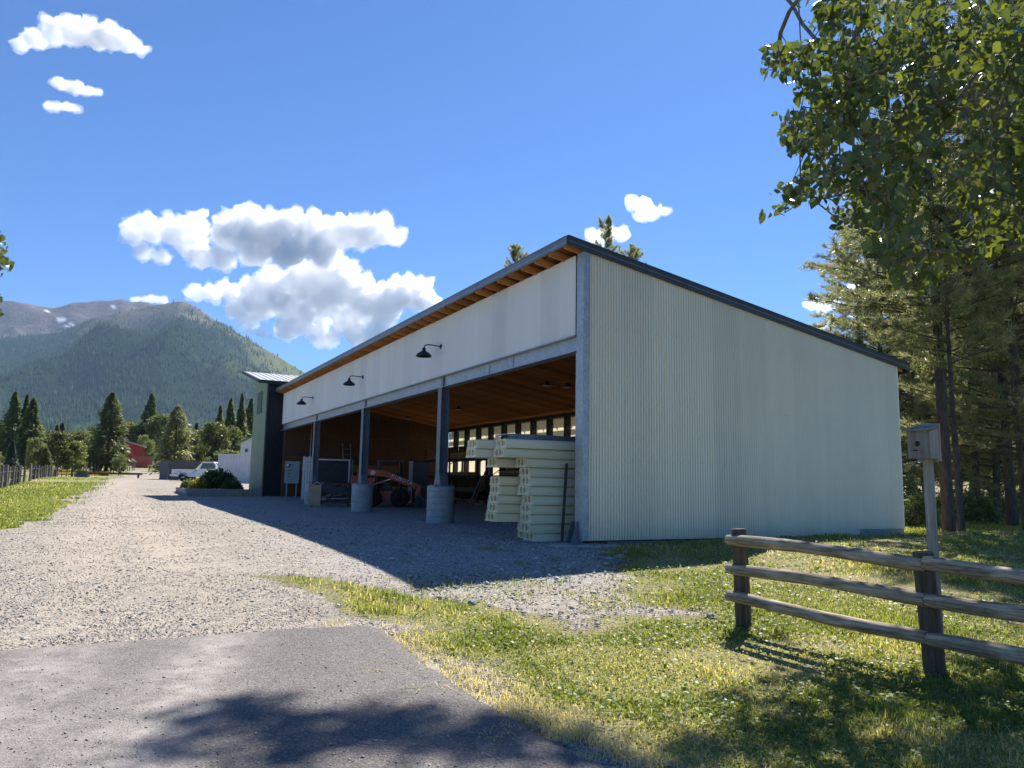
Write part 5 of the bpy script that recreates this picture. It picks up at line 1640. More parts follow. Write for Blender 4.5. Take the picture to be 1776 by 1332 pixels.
# pickup
def pickup(loc, rz, mat, label):
    r = empty('pickup_truck', loc, rz, label, 'pickup')
    prof = [(-2.72, .52), (-2.75, 1.12), (-.30, 1.14), (-.26, 1.20), (.02, 1.82), (.16, 1.88), (1.05, 1.88), (1.20, 1.80), (1.62, 1.20), (2.62, 1.08), (2.74, .95), (2.76, .50)]
    mb = MB()
    lower = [(-2.72, .50)]
    def arch(cx): return [(cx + .47*math.cos(a), .42 + .47*math.sin(a)) for a in [math.pi - math.pi*k/8 for k in range(9)]]
    low = arch(-1.65) + arch(1.78)
    poly = prof[::-1]
    side = [(-2.72, .46)] + [q for q in low] + [(2.76, .46)] + poly[0:0]
    outline = [(-2.72, .46)] + low + [(2.76, .46)] + [(2.74, .95), (2.62, 1.08), (1.62, 1.20), (1.20, 1.80), (1.05, 1.88), (.16, 1.88), (.02, 1.82), (-.26, 1.20), (-.30, 1.14), (-2.75, 1.12)]
    def solid(outl, y0, y1, mat_, name):
        bm = bmesh.new()
        a = [bm.verts.new((x, y0, z)) for x, z in outl]; b = [bm.verts.new((x, y1, z)) for x, z in outl]
        n = len(outl)
        fa, fb = bm.faces.new(a), bm.faces.new(b[::-1])
        for i in range(n): bm.faces.new((a[i], b[i], b[(i+1) % n], a[(i+1) % n]))
        bmesh.ops.triangulate(bm, faces=[fa, fb]); bmesh.ops.recalc_face_normals(bm, faces=bm.faces)
        me = bpy.data.meshes.new(name); bm.to_mesh(me); bm.free(); me.materials.append(mat_)
        return link(name, me, r)
    o = solid(outline, -.93, .93, mat, 'body')
    m = o.modifiers.new('bevel', 'BEVEL'); m.width = .035; m.segments = 2; m.limit_method = 'ANGLE'
    for s in (-1, 1):
        MB().add([(-.17, s*.937, 1.22), (.08, s*.937, 1.76), (1.08, s*.937, 1.76), (1.45, s*.937, 1.22)], [(0, 1, 2, 3)] if s < 0 else [(3, 2, 1, 0)]).build('side_window', M_GLASS, r)
        box_obj('tail_lamp', (-2.765, -2.70, s*.86-.06, s*.86+.06, .80, 1.08), M_REDLAMP, r)
        box_obj('headlamp', (2.73, 2.77, s*.70-.16, s*.70+.16, .72, .92), M_PLASTIC_W, r)
        box_obj('mirror', (1.30, 1.44, s*.95 if s > 0 else -1.16, 1.16 if s > 0 else -.95, 1.22, 1.42), mat, r)
        for x in (-1.65, 1.78):
            w_ = MB().lathe([(.2, -.11), (.34, -.11), (.375, -.07), (.375, .07), (.34, .11), (.2, .11)], 24, T((x, s*.80, .375)) @ Matrix.Rotation(R(90), 4, 'X')).build('wheel', M_TYRE, r, True)
            MB().lathe([(.0, -.118 if s > 0 else .118), (.21, -.112 if s > 0 else .112)], 18, T((x, s*.80, .375)) @ Matrix.Rotation(R(90), 4, 'X')).build('rim', M_CHROME, w_, True)
        box_obj('trim_strip', (-2.5, -2.2, s*.935-.006, s*.935+.006, .70, .76), M_DARK, r)
    box_obj('rear_bumper', (-2.90, -2.76, -.88, .88, .48, .66), M_CHROME, r, .02)
    box_obj('bed_liner', (-2.68, -.34, -.82, .82, 1.135, 1.15), M_DARK, r)
    MB().add([(1.22, -.80, 1.79), (1.22, .80, 1.79), (1.63, .86, 1.22), (1.63, -.86, 1.22)], [(0, 1, 2, 3)]).build('windscreen', M_GLASS, r)
    MB().add([(-.01, -.75, 1.76), (-.01, .75, 1.76), (-.255, .8, 1.26), (-.255, -.8, 1.26)], [(3, 2, 1, 0)]).build('rear_window', M_GLASS, r).location.x = -.02
    return r
p = gplace(354, 74)
pickup(p, R(4), M_WHITE, 'white pickup truck parked behind the planter, facing right')
p = gplace(337, 104)
pickup(p + Vector((0, 0, .35)), R(0), M_ORANGERED, 'red pickup mostly hidden behind the charcoal enclosure').scale = (.9, .9, 1.08)
# white house
p = gplace(414, 112)
hs = empty('white_house', p, R(12), 'white house with green metal roof behind the container', 'house')
box_obj('wall', (0, 9, 0, 8, -.3, 5.3), M_WHITE, hs)
MB().prism([(0, 0), (9, 0), (4.5, 2.4)], 0, 8, T((0, 8, 5.3)) @ Matrix.Rotation(R(90), 4, 'X')).build('gable', M_WHITE, hs)
rr_ = MB()
rr_.hexa([(-.7, -.6, 4.95), (4.5, -.6, 7.72), (4.5, 8.6, 7.72), (-.7, 8.6, 4.95), (-.7, -.6, 5.15), (4.5, -.6, 7.95), (4.5, 8.6, 7.95), (-.7, 8.6, 5.15)])
rr_.hexa([(4.5, -.6, 7.72), (9.7, -.6, 4.95), (9.7, 8.6, 4.95), (4.5, 8.6, 7.72), (4.5, -.6, 7.95), (9.7, -.6, 5.15), (9.7, 8.6, 5.15), (4.5, 8.6, 7.95)])
rr_.build('roof', M_GREENROOF, hs)
for x in (.55, 1.7): 
    w_ = box_obj('window', (x, x+.55, -.05, -.01, 3.9, 4.45), M_WHITE, hs); box_obj('pane', (x+.05, x+.5, -.07, -.052, 3.95, 4.4), M_GLASS, w_)
box_obj('porch_roof', (-1.3, -.05, 0, 5, 2.55, 2.7), M_WHITE, hs)
for y in (.2, 4.7): box_obj('porch_post', (-1.2, -1.08, y, y+.12, -.3, 2.55), M_WHITE, hs)
# red barn
p = gplace(226, 190)
rb = empty('red_barn', p, R(35), 'red barn with a single slanted roof beyond the fence', 'barn')
MB().hexa([(-5.6, 0, -1), (2.6, 0, -1), (2.6, 7, -1), (-5.6, 7, -1), (-5.6, 0, 6.9), (2.6, 0, 4.7), (2.6, 7, 4.7), (-5.6, 7, 6.9)]).build('wall', M_RED, rb)
MB().hexa([(-6.2, -.4, 6.98), (3.1, -.4, 4.48), (3.1, 7.4, 4.48), (-6.2, 7.4, 6.98), (-6.2, -.4, 7.18), (3.1, -.4, 4.70), (3.1, 7.4, 4.70), (-6.2, 7.4, 7.18)]).build('roof', M_SEAMROOF, rb).location.z = .12
box_obj('door', (-3.6, -1.2, -.06, -.01, -.9, 2.6), M_RED, rb)
box_obj('corner_trim', (2.55, 2.66, -.05, .05, -1, 4.6), M_ORANGERED, rb)
p = gplace(246, 172)
rc = empty('red_container', p, R(-30), 'faded red storage container in front of the barn', 'container')
o = ribbed(5.9, 2.6, 20).build('side_wall', M_ORANGERED, rc); o.location = (-4.1, 0, -.1)
o = ribbed(2.4, 2.6, 8).build('end_wall', M_ORANGERED, rc); o.rotation_euler = (0, 0, R(90)); o.location = (1.85, .02, -.1)
box_obj('core', (-4.05, 1.78, .08, 2.4, -.1, 2.55), M_ORANGERED, rc)
# white trailer
p = gplace(268, 168)
tr_ = empty('white_trailer', p, R(-10), 'white box trailer beside the red container', 'trailer')
box_obj('box_body', (-.8, 1.0, 0, 3.5, .5, 2.4), M_WHITE, tr_, .05)
for x in (-.7, .7): MB().lathe([(.1, -.1), (.34, -.1), (.34, .1), (.1, .1)], 18, T((x, .6, .34)) @ Matrix.Rotation(R(90), 4, 'Y')).build('wheel', M_TYRE, tr_)
box_obj('door', (-.6, .8, -.02, -.005, .6, 2.2), M_PLASTIC_W, tr_)
# low gate boom with its green box
p = gplace(142, 100)
gb_ = empty('boom_gate', p, R(-2), 'low brown boom gate with green box across the drive', 'gate')
box_obj('box_housing', (-.55, .80, -.4, .4, 0.05, .85), simple('utility_green', (.055, .085, .065), .5, 0, .1, 4), gb_, .03)
box_obj('box_end', (-.82, -.56, -.38, .38, .05, .82), simple('utility_pale', (.30, .32, .27), .6, 0, .1, 4), gb_, .02)
box_obj('base_pad', (-.95, .95, -.55, .55, -.10, .048), M_CONC, gb_)
box_obj('boom', (.82, 7.9, -.10, .10, .42, .68), M_RUST, gb_)
box_obj('boom_post', (7.3, 7.5, -.1, .1, -.1, .415), M_RUST, gb_)

# stake fences at left
M_STAKE = wood_mat('dark_weathered_stake', (.06, .052, .045), (.19, .17, .145), (9, 9, 1.0), 2.4, .9, .35, .35)
def stake_fence(pts, n, label, hmin, hmax, w, seed):
    rnd = random.Random(seed)
    a, b = Vector(pts[0]), Vector(pts[1])
    r = empty('stake_fence', (a.x, a.y, tz(a.x, a.y)), 0, label, 'fence')
    org = Vector((a.x, a.y, tz(a.x, a.y)))
    prev = None
    for k in range(n):
        t = (k/(n-1))
        q = a.lerp(b, t) + Vector((rnd.uniform(-.12, .12), rnd.uniform(-.12, .12)))
        h_ = rnd.uniform(hmin, hmax); ww = w*rnd.uniform(.7, 1.35)
        zg = tz(q.x, q.y)
        lean = rnd.uniform(-.05, .05); l2 = rnd.uniform(-.05, .05)
        base = Vector((q.x, q.y, zg)) - org
        MB().hexa([(base.x-ww/2, base.y-.05, base.z-.2), (base.x+ww/2, base.y-.05, base.z-.2), (base.x+ww/2, base.y+.05, base.z-.2), (base.x-ww/2, base.y+.05, base.z-.2),
                   (base.x-ww/2*.85+lean, base.y-.045+l2, base.z+h_), (base.x+ww/2*.8+lean, base.y-.045+l2, base.z+h_+rnd.uniform(-.05, .05)), (base.x+ww/2*.8+lean, base.y+.045+l2, base.z+h_), (base.x-ww/2*.85+lean, base.y+.045+l2, base.z+h_)]).build('stake', M_STAKE, r)
    for z in (.45, .95):
        c = b - a
        pts_ = []
        for k in range(13):
            q = a.lerp(b, k/12)
            pts_.append((q.x - org.x, q.y - org.y, tz(q.x, q.y) - org.z + z + rnd.uniform(-.02, .02)))
        MB().tube(pts_, .012, 4).build('wire', M_GALV_DARK, r)
a, b = gplace(-14, 40), gplace(96, 104)
stake_fence([(a.x, a.y), (b.x, b.y)], 34, 'fence of close grey wooden stakes along the left verge', 1.15, 1.4, .17, 4)
a, b = gplace(99, 105), gplace(232, 150)
stake_fence([(a.x, a.y), (b.x, b.y)], 24, 'far fence of thin dark stakes crossing before the trees', 1.5, 1.9, .17, 9)
p = gplace(41, 62)
up = empty('utility_stake', p, 0, 'thin tall metal stake standing beside the left fence', 'stake')
MB().tube([(0, 0, -.2), (0, 0, 2.7)], .035, 6).build('rod', M_RUST, up)
box_obj('cap', (-.05, .05, -.05, .05, 2.7, 2.76), M_RUST, up)

# ------------------------------------------------------------------ rail fence at right
F1, F2 = gpix(1290, 1088), gpix(1622, 1170)
fdv = (F2 - F1); fdv.z = 0
flen = fdv.length; fdv.normalize()
F3 = F2 + fdv*flen*1.05; F3.z = tz(F3.x, F3.y)
rf_ = empty('rail_fence', F1, 0, 'weathered three-rail log fence on the lawn at right', 'fence')
def post(Pb, h, r, lean):
    pts = [Pb - F1 + Vector((0, 0, -.3))] + [Pb - F1 + Vector((lean*t, 0, h*t)) for t in (0, .33, .66, .985)] + [Pb - F1 + Vector((lean, 0, h))]
    return MB().tube(pts, [r*1.0, r*1.0, r*.99, r*.97, r*.96, r*.86], 14, True, .03).build('post', M_POSTWOOD, rf_, False)
zt1 = at_depth(1283, 917, F1.y).z - F1.z
zt2 = at_depth(1607, 957, F2.y).z - F2.z
auto_smooth(post(F1, zt1, .078, -.03), 60); auto_smooth(post(F2, zt2, .082, -.05), 60); auto_smooth(post(F3, zt2, .08, 0), 60)
side = Vector((fdv.y, -fdv.x, 0))
if side.y > 0: side = -side
rails = [((1280, 936), (1605, 976)), ((1280, 986), (1605, 1036)), ((1282, 1036), (1612, 1104))]
for k, (ra, rb2) in enumerate(rails):
    A = at_depth(*ra, F1.y); B = at_depth(*rb2, F2.y)
    A = Vector((F1.x, F1.y, A.z)) + side*.10; B = Vector((F2.x, F2.y, B.z)) + side*.10
    d = (B - A).normalized()
    C_ = A + (B - A)*2.06
    for i, (p0, p1, r0) in enumerate(((A - d*.10, B + d*.01, .056), (B + d*.015, C_ + d*.1, .060))):
        pts = []
        rads = []
        n = 12
        ph = random.uniform(0, 6)
        for q in range(n+1):
            t = q/n
            pts.append(p0.lerp(p1, t) - F1 + Vector((0, 0, .012*math.sin(t*5 + ph))))
            rads.append(r0*(1 + .05*math.sin(t*9 + ph) + random.uniform(-.025, .025))*(.93 if q in (0, n) else 1))
        o = MB().tube(pts, rads, 14, True, .022).build('rail', M_LOG, rf_)
        auto_smooth(o, 55)
        # turn object axes so the grain runs along the rail
        rz = math.atan2(d.y, d.x)
        me = o.data; me.transform(Matrix.Translation(-pts[0])); me.transform(Matrix.Rotation(-rz, 4, 'Z'))
        o.location = pts[0]; o.rotation_euler = (0, 0, rz)
for P_, z_ in ((F1, .55), (F2, .5)):
    pass
# bird house on its pole, strapped to the second post
BP = at_depth(1630, 1150, F2.y + .14); BP.z = tz(BP.x, BP.y)
zb0 = at_depth(1590, 796, BP.y).z; zb1 = at_depth(1590, 742, BP.y).z
topx = at_depth(1606, 742, BP.y).x - BP.x
bh = empty('bird_house', BP, 0, 'grey wooden bird house on a thin pole behind the rail fence', 'bird house')
zt_ = zb1 - BP.z + .04
MB().hexa([(-.036, -.03, -.3), (.036, -.03, -.3), (.036, .03, -.3), (-.036, .03, -.3), (topx-.032, -.03, zt_), (topx+.032, -.03, zt_), (topx+.032, .03, zt_), (topx-.032, .03, zt_)]).build('pole', M_GREYWOOD, bh, bevel=.006)
bx = empty('box', (topx - .075, -.075, zb0 - BP.z), R(-57)); bx.parent = bh
hbx = zb1 - zb0
wbx, dbx = .17, .16
fr_ = MB()
n = 20
# front face with a round entrance: ring of quads between hole and rectangle
zc, rh = hbx*.46, .023
rect = []
for k in range(n):
    a = 2*math.pi*k/n
    c, s = math.cos(a), math.sin(a)
    m_ = min((wbx/2)/abs(c) if abs(c) > 1e-6 else 9, ((hbx*.86 - zc) if s > 0 else zc)/abs(s) if abs(s) > 1e-6 else 9)
    rect.append((c*m_, zc + s*m_))
hole = [(math.cos(2*math.pi*k/n)*rh, zc + math.sin(2*math.pi*k/n)*rh) for k in range(n)]
V = [(x, -dbx/2, z) for x, z in rect] + [(x, -dbx/2, z) for x, z in hole] + [(x, -dbx/2+.018, z) for x, z in rect] + [(x, -dbx/2+.018, z) for x, z in hole]
F = []
for k in range(n):
    j = (k+1) % n
    F += [(k, j, n+j, n+k), (n+k, n+j, 3*n+j, 3*n+k), (2*n+k, 3*n+k, 3*n+j, 2*n+j), (k, 2*n+k, 2*n+j, j)]
fo = MB().add(V, F).build('front_board', M_GREYWOOD, bx)
for s in (-1, 1):
    MB().hexa([(s*wbx/2-.008, -dbx/2+.019, 0), (s*wbx/2+.008, -dbx/2+.019, 0), (s*wbx/2+.008, dbx/2, 0), (s*wbx/2-.008, dbx/2, 0),
               (s*wbx/2-.008, -dbx/2+.019, hbx*.85), (s*wbx/2+.008, -dbx/2+.019, hbx*.85), (s*wbx/2+.008, dbx/2, hbx*.97), (s*wbx/2-.008, dbx/2, hbx*.97)]).build('side_board', M_GREYWOOD, bx)
box_obj('back_board', (-wbx/2-.012, wbx/2+.012, dbx/2+.001, dbx/2+.02, -.02, hbx*1.12), M_GREYWOOD, bx)
box_obj('floor_board', (-wbx/2+.009, wbx/2-.009, -dbx/2+.02, dbx/2, .004, .02), M_GREYWOOD, bx)
MB().hexa([(-wbx/2-.018, -dbx/2-.03, hbx*.855), (wbx/2+.018, -dbx/2-.03, hbx*.855), (wbx/2+.018, dbx/2, hbx*.985), (-wbx/2-.018, dbx/2, hbx*.985),
           (-wbx/2-.018, -dbx/2-.03, hbx*.855+.018), (wbx/2+.018, -dbx/2-.03, hbx*.855+.018), (wbx/2+.018, dbx/2, hbx*.985+.018), (-wbx/2-.018, dbx/2, hbx*.985+.018)]).build('lid', M_GREYWOOD, bx)
MB().tube([(-.01, -dbx/2-.05, zc-.058), (0, -dbx/2+.01, zc-.052)], .006, 6).build('perch', M_DARK, bx)
MB().box(-wbx/2+.01, wbx/2-.01, -dbx/2+.021, -dbx/2+.024, .03, hbx*.8).build('dark_inside', M_BLACK, bx)
# a few large stones round the footing and in the grass
for k, (px, py, s_) in enumerate(((1075, 968, .09), (1058, 974, .10), (1042, 968, .06), (1232, 1072, .06), (1085, 960, .06), (830, 996, .05), (690, 1033, .06), (820, 1048, .06))):
    c = gpix(px, py)
    bm = bmesh.new(); bmesh.ops.create_icosphere(bm, subdivisions=2, radius=1)
    rnd = random.Random(k)
    ph = [rnd.uniform(0, 6) for _ in range(6)]
    for v in bm.verts:
        f_ = 1 + .18*math.sin(v.co.x*3 + ph[0]) + .15*math.sin(v.co.y*4 + ph[1]) + .12*math.sin(v.co.z*5 + ph[2])
        v.co = Vector((v.co.x*f_*1.3, v.co.y*f_, v.co.z*f_*.55))
    me = bpy.data.meshes.new('field_stone'); bm.to_mesh(me); bm.free(); me.materials.append(M_CONC2)
    o = link('field_stone', me); o.scale = (s_,)*3; o.location = (c.x, c.y, tz(c.x, c.y) + s_*.2); o.rotation_euler = (0, 0, rnd.uniform(0, 6))
    tag(o, ['pale stone right of the corner footing pad', 'largest stone against the corner footing pad', 'small stone at the left of the corner footing pad', 'pale stone in the bare soil beside the fence post', 'stone where the lawn meets the corner pad', 'stone on the sunlit gravel bank under the foam stack', 'stone at the tip of the shed shadow', 'stone in the grass strip left of the bank'][k], 'stone', 'single stones by the shed')
# ------------------------------------------------------------------ trees
def unit(a): return a/np.maximum(np.linalg.norm(a, axis=-1, keepdims=True), 1e-9)

def conifer_meshes(seed, rad=.20, base=.06, n=5200, mat=None, pointy=1.15, ragged=.72, leaf=.036, trunk_r=.018, tmat=None):
    rg = np.random.default_rng(seed)
    t = rg.random(n)**.75                       # height along crown, denser low
    z = base + (1 - base)*t
    lay = np.sin(z*rg.uniform(70, 80) + 2)*.5 + .5
    prof = (1 - t)**pointy + .03
    prof = prof*(.75 + .5*vnoise(np.full(n, seed*3.1), z*9, seed))
    a = rg.uniform(0, 2*np.pi, n)
    lump = .74 + ragged*(vnoise(a*2.2, z*16, seed+5) + vnoise(a*4.5 + 9, z*26, seed+6) - .9) + .10*lay
    r = rad*prof*lump*(.30 + .70*rg.random(n)**.5)
    out = np.stack([np.cos(a), np.sin(a), np.zeros(n)], 1)
    P = out*r[:, None]; P[:, 2] = z - r*.28
    d = unit(out + np.array([0, 0, -.25]) + rg.normal(0, .35, (n, 3)))
    s = unit(np.cross(d, np.array([0, 0, 1.]) + rg.normal(0, .35, (n, 3))))
    L = leaf*rg.uniform(.6, 1.3, n)[:, None]*(.55 + .6*(1 - t))[:, None]
    V = np.stack([P - d*L*.7, P + s*L*.42, P + d*L, P - s*L*.42], 1).reshape(-1, 3)
    tint = np.repeat(np.clip(rg.normal(.5, .22, n), 0, 1), 4)
    me = np_mesh('crown', V, np.arange(n*4).reshape(-1, 4), mat or M_FIR, attrs={'tint': ('POINT', tint)})
    crown = me.data; bpy.data.objects.remove(me)
    tr = MB().tube([(0, 0, -.03), (0, 0, .3), (.004, 0, .7), (0, 0, .98)], [trunk_r, trunk_r*.8, trunk_r*.4, .002], 8)
    for k in range(16):                          # limbs carrying the boughs
        zz = base + (1-base)*(k+.5)/17; aa = k*2.4; rr_ = rad*(1-(k+.5)/17)**pointy*.7
        tr.tube([(0, 0, zz), (math.cos(aa)*rr_, math.sin(aa)*rr_, zz - rr_*.2)], [.005, .002], 4)
    return crown, tr.mesh('trunk', tmat or M_BARK, True)

def leafy_meshes(seed, n=5200, mat=None, w=.42, base=.10, leaf=.024):
    rg = np.random.default_rng(seed)
    cl = []
    for k in range(16):
        zc = rg.uniform(base + .16, .86)
        q = 1 - abs((zc - .5)/.55)**2
        a = rg.uniform(0, 6.28); rr_ = w*.62*q*rg.random()**.5
        cl.append((math.cos(a)*rr_, math.sin(a)*rr_, zc, rg.uniform(.09, .17)))
    cl.append((0, 0, .88, .10))
    cl = np.array(cl)
    idx = rg.integers(0, len(cl), n)
    d = unit(rg.normal(0, 1, (n, 3)))
    r = cl[idx, 3]*(.35 + .65*rg.random(n)**.5)*(.8 + .5*vnoise(d[:, 0]*3 + idx, d[:, 2]*3, seed))
    P = cl[idx, :3] + d*r[:, None]*np.array([1.1, 1.1, .9])
    a = unit(rg.normal(0, 1, (n, 3))); b = unit(np.cross(a, rg.normal(0, 1, (n, 3))))
    s = leaf*rg.uniform(.5, 1.3, n)[:, None]
    V = np.stack([P - a*s, P + b*s*.6, P + a*s, P - b*s*.6], 1).reshape(-1, 3)
    tint = np.repeat(np.clip(rg.normal(.45, .22, n) + .35*(vnoise(idx*1.7, idx*.3, seed) - .5), 0, 1), 4)
    me = np_mesh('crown', V, np.arange(n*4).reshape(-1, 4), mat or M_BRIGHT, attrs={'tint': ('POINT', tint)})
    crown = me.data; bpy.data.objects.remove(me)
    tr = MB().tube([(0, 0, -.03), (.01, 0, .2), (0, .01, .5), (0, 0, .75)], [.022, .017, .011, .004], 8)
    for k in range(len(cl)):
        x, y, z, _ = cl[k]
        tr.tube([(0, 0, max(.12, z - .28)), (x*.6, y*.6, z - .08), (x, y, z)], [.009, .006, .002], 5)
    return crown, tr.mesh('trunk', M_BARK2, True)

FIRS = [conifer_meshes(s, rad=r_, pointy=p_) for s, r_, p_ in ((11, .22, .85), (12, .26, .68), (13, .20, .95))]
ROUNDPINE = [conifer_meshes(s, rad=.30, pointy=.55, base=.16, n=5200, mat=M_NEEDLE, ragged=.55, leaf=.034) for s in (14, 15)]
LEAFY = [leafy_meshes(21), leafy_meshes(22, w=.50), leafy_meshes(23, w=.34)]
SPRUCE = conifer_meshes(16, rad=.30, pointy=.95, base=.02, n=4200, mat=leafy('blue_spruce', [(0, (.03, .05, .04)), (.6, (.075, .105, .085)), (1, (.14, .17, .14))], (1, 1, 1), .2), ragged=.3)

def plant(name, meshes, px, Y, top, width, label, cat='tree', group=None, rot=None, base_px=None):
    """a tree of height set by the photograph's top pixel, standing on the terrain at distance Y"""
    p = gplace(px, Y)
    ht = at_depth(px, top, Y).z - p.z
    r = empty(name, p, rot if rot is not None else random.uniform(0, 6.28), label, cat, group)
    c = link('crown', meshes[0], r); t = link('trunk', meshes[1], r)
    wid = width/FPX*Y                           # metres across
    nat = (meshes[0].vertices[0].co.x*0 + meshes_w(meshes[0]))
    r.scale = (wid/nat, wid/nat, ht)
    return r
_MW = {}
def meshes_w(me):
    if me.name not in _MW:
        co = np.empty(len(me.vertices)*3, np.float32); me.vertices.foreach_get('co', co); co = co.reshape(-1, 3)
        _MW[me.name] = float(np.percentile(np.abs(co[:, 0]), 99)*2)
    return _MW[me.name]

# named trees of the left background: (kind, px, distance, top py, width px, label)
BGT = [
 (FIRS[0], 12, 150, 678, 50, 'tall dark fir at the far left edge'),
 (FIRS[2], 33, 152, 684, 40, 'tall narrow fir second from the left edge'),
 (FIRS[0], 45, 140, 690, 54, 'broad fir right of the two tall firs at far left'),
 (FIRS[1], 183, 128, 680, 66, 'big dark fir standing alone left of the red barn'),
 (FIRS[0], 252, 235, 681, 48, 'tall fir rising behind the red barn'),
 (ROUNDPINE[0], 300, 92, 703, 58, 'rounded pine with bare trunk in front of charcoal enclosure'),
 (FIRS[2], 374, 140, 702, 34, 'slim fir at the left of the group by the tower'),
 (FIRS[0], 392, 150, 690, 40, 'fir in the group left of the tower, second from left'),
 (FIRS[2], 411, 140, 682, 34, 'tallest narrow fir in the group left of the tower'),
 (FIRS[1], 428, 146, 690, 44, 'fir nearest the tower in the left group'),
 (LEAFY[0], 95, 100, 746, 48, 'light green leafy tree in the middle of the left field edge'),
 (LEAFY[1], 58, 104, 756, 34, 'bright yellow-green leafy tree at left field edge'),
 (LEAFY[2], 125, 102, 762, 36, 'light green leafy tree left of the big dark fir'),
 (LEAFY[1], 247, 212, 752, 32, 'bright round leafy tree right of the red barn'),
 (LEAFY[0], 270, 230, 716, 58, 'tall pale leafy tree behind the rounded pine'),
 (LEAFY[2], 214, 235, 728, 52, 'leafy tree between the big fir and the red barn'),
 (LEAFY[1], 345, 130, 760, 40, 'grey-green leafy tree above the white pickup'),
 (SPRUCE, 16, 88, 764, 32, 'small blue spruce in the field at far left'),
 (LEAFY[2], 365, 128, 728, 46, 'olive leafy tree left of the white house'),
 (LEAFY[0], 400, 132, 738, 44, 'leafy tree just above the container'),
 (FIRS[1], 75, 96, 776, 30, 'small dark conifer among the leafy trees at left'),
 (LEAFY[1], 205, 118, 786, 26, 'low bush at the right foot of the big dark fir'),
]
for i, (ms, px, Y, top, wd, lab) in enumerate(BGT):
    plant('fir_tree' if ms in FIRS else 'pine_tree' if ms in ROUNDPINE else 'spruce_tree' if ms is SPRUCE else 'leafy_tree', ms, px, Y, top, wd, lab, group='trees beyond the drive')
# wood behind them
rb_ = random.Random(5)
NTH = ['first', 'second', 'third', 'fourth', 'fifth', 'sixth', 'seventh', 'eighth', 'ninth', 'tenth', 'eleventh', 'twelfth']
ZONES = [(60, 'behind the tall firs at far left'), (150, 'left of the big dark fir'), (205, 'behind the big dark fir'), (262, 'behind the red barn'), (330, 'behind the rounded pine'), (390, 'above the charcoal enclosure'), (9999, 'behind the white house')]
count = {}
def zone_label(kind, px):
    z = [t for lim, t in ZONES if px < lim][0]
    count[(kind, z)] = count.get((kind, z), 0) + 1
    return f'{kind} {z}, {NTH[count[(kind, z)] - 1]} from left'
for k in range(46):
    px = -30 + k*11 + rb_.uniform(-5, 5)
    ms = rb_.choice([FIRS[0], FIRS[1], FIRS[2], LEAFY[0], LEAFY[1], LEAFY[2]])
    con = ms in FIRS
    Y = rb_.uniform(240, 285)
    plant('conifer_tree' if con else 'leafy_tree', ms, px, Y, rb_.uniform(722, 752) if con else rb_.uniform(738, 758), rb_.uniform(30, 44) if con else rb_.uniform(40, 58),
          zone_label('distant conifer' if con else 'distant leafy tree', px), 'tree', 'trees of the belt behind the field')
for k in range(16):
    px = -10 + k*29 + rb_.uniform(-9, 9)
    if 196 < px < 275: continue
    plant('field_bush', LEAFY[k % 3], px, rb_.uniform(118, 150), rb_.uniform(778, 790), rb_.uniform(30, 46), zone_label('low bush at the field edge', px), 'bush', 'low bushes along the field edge')

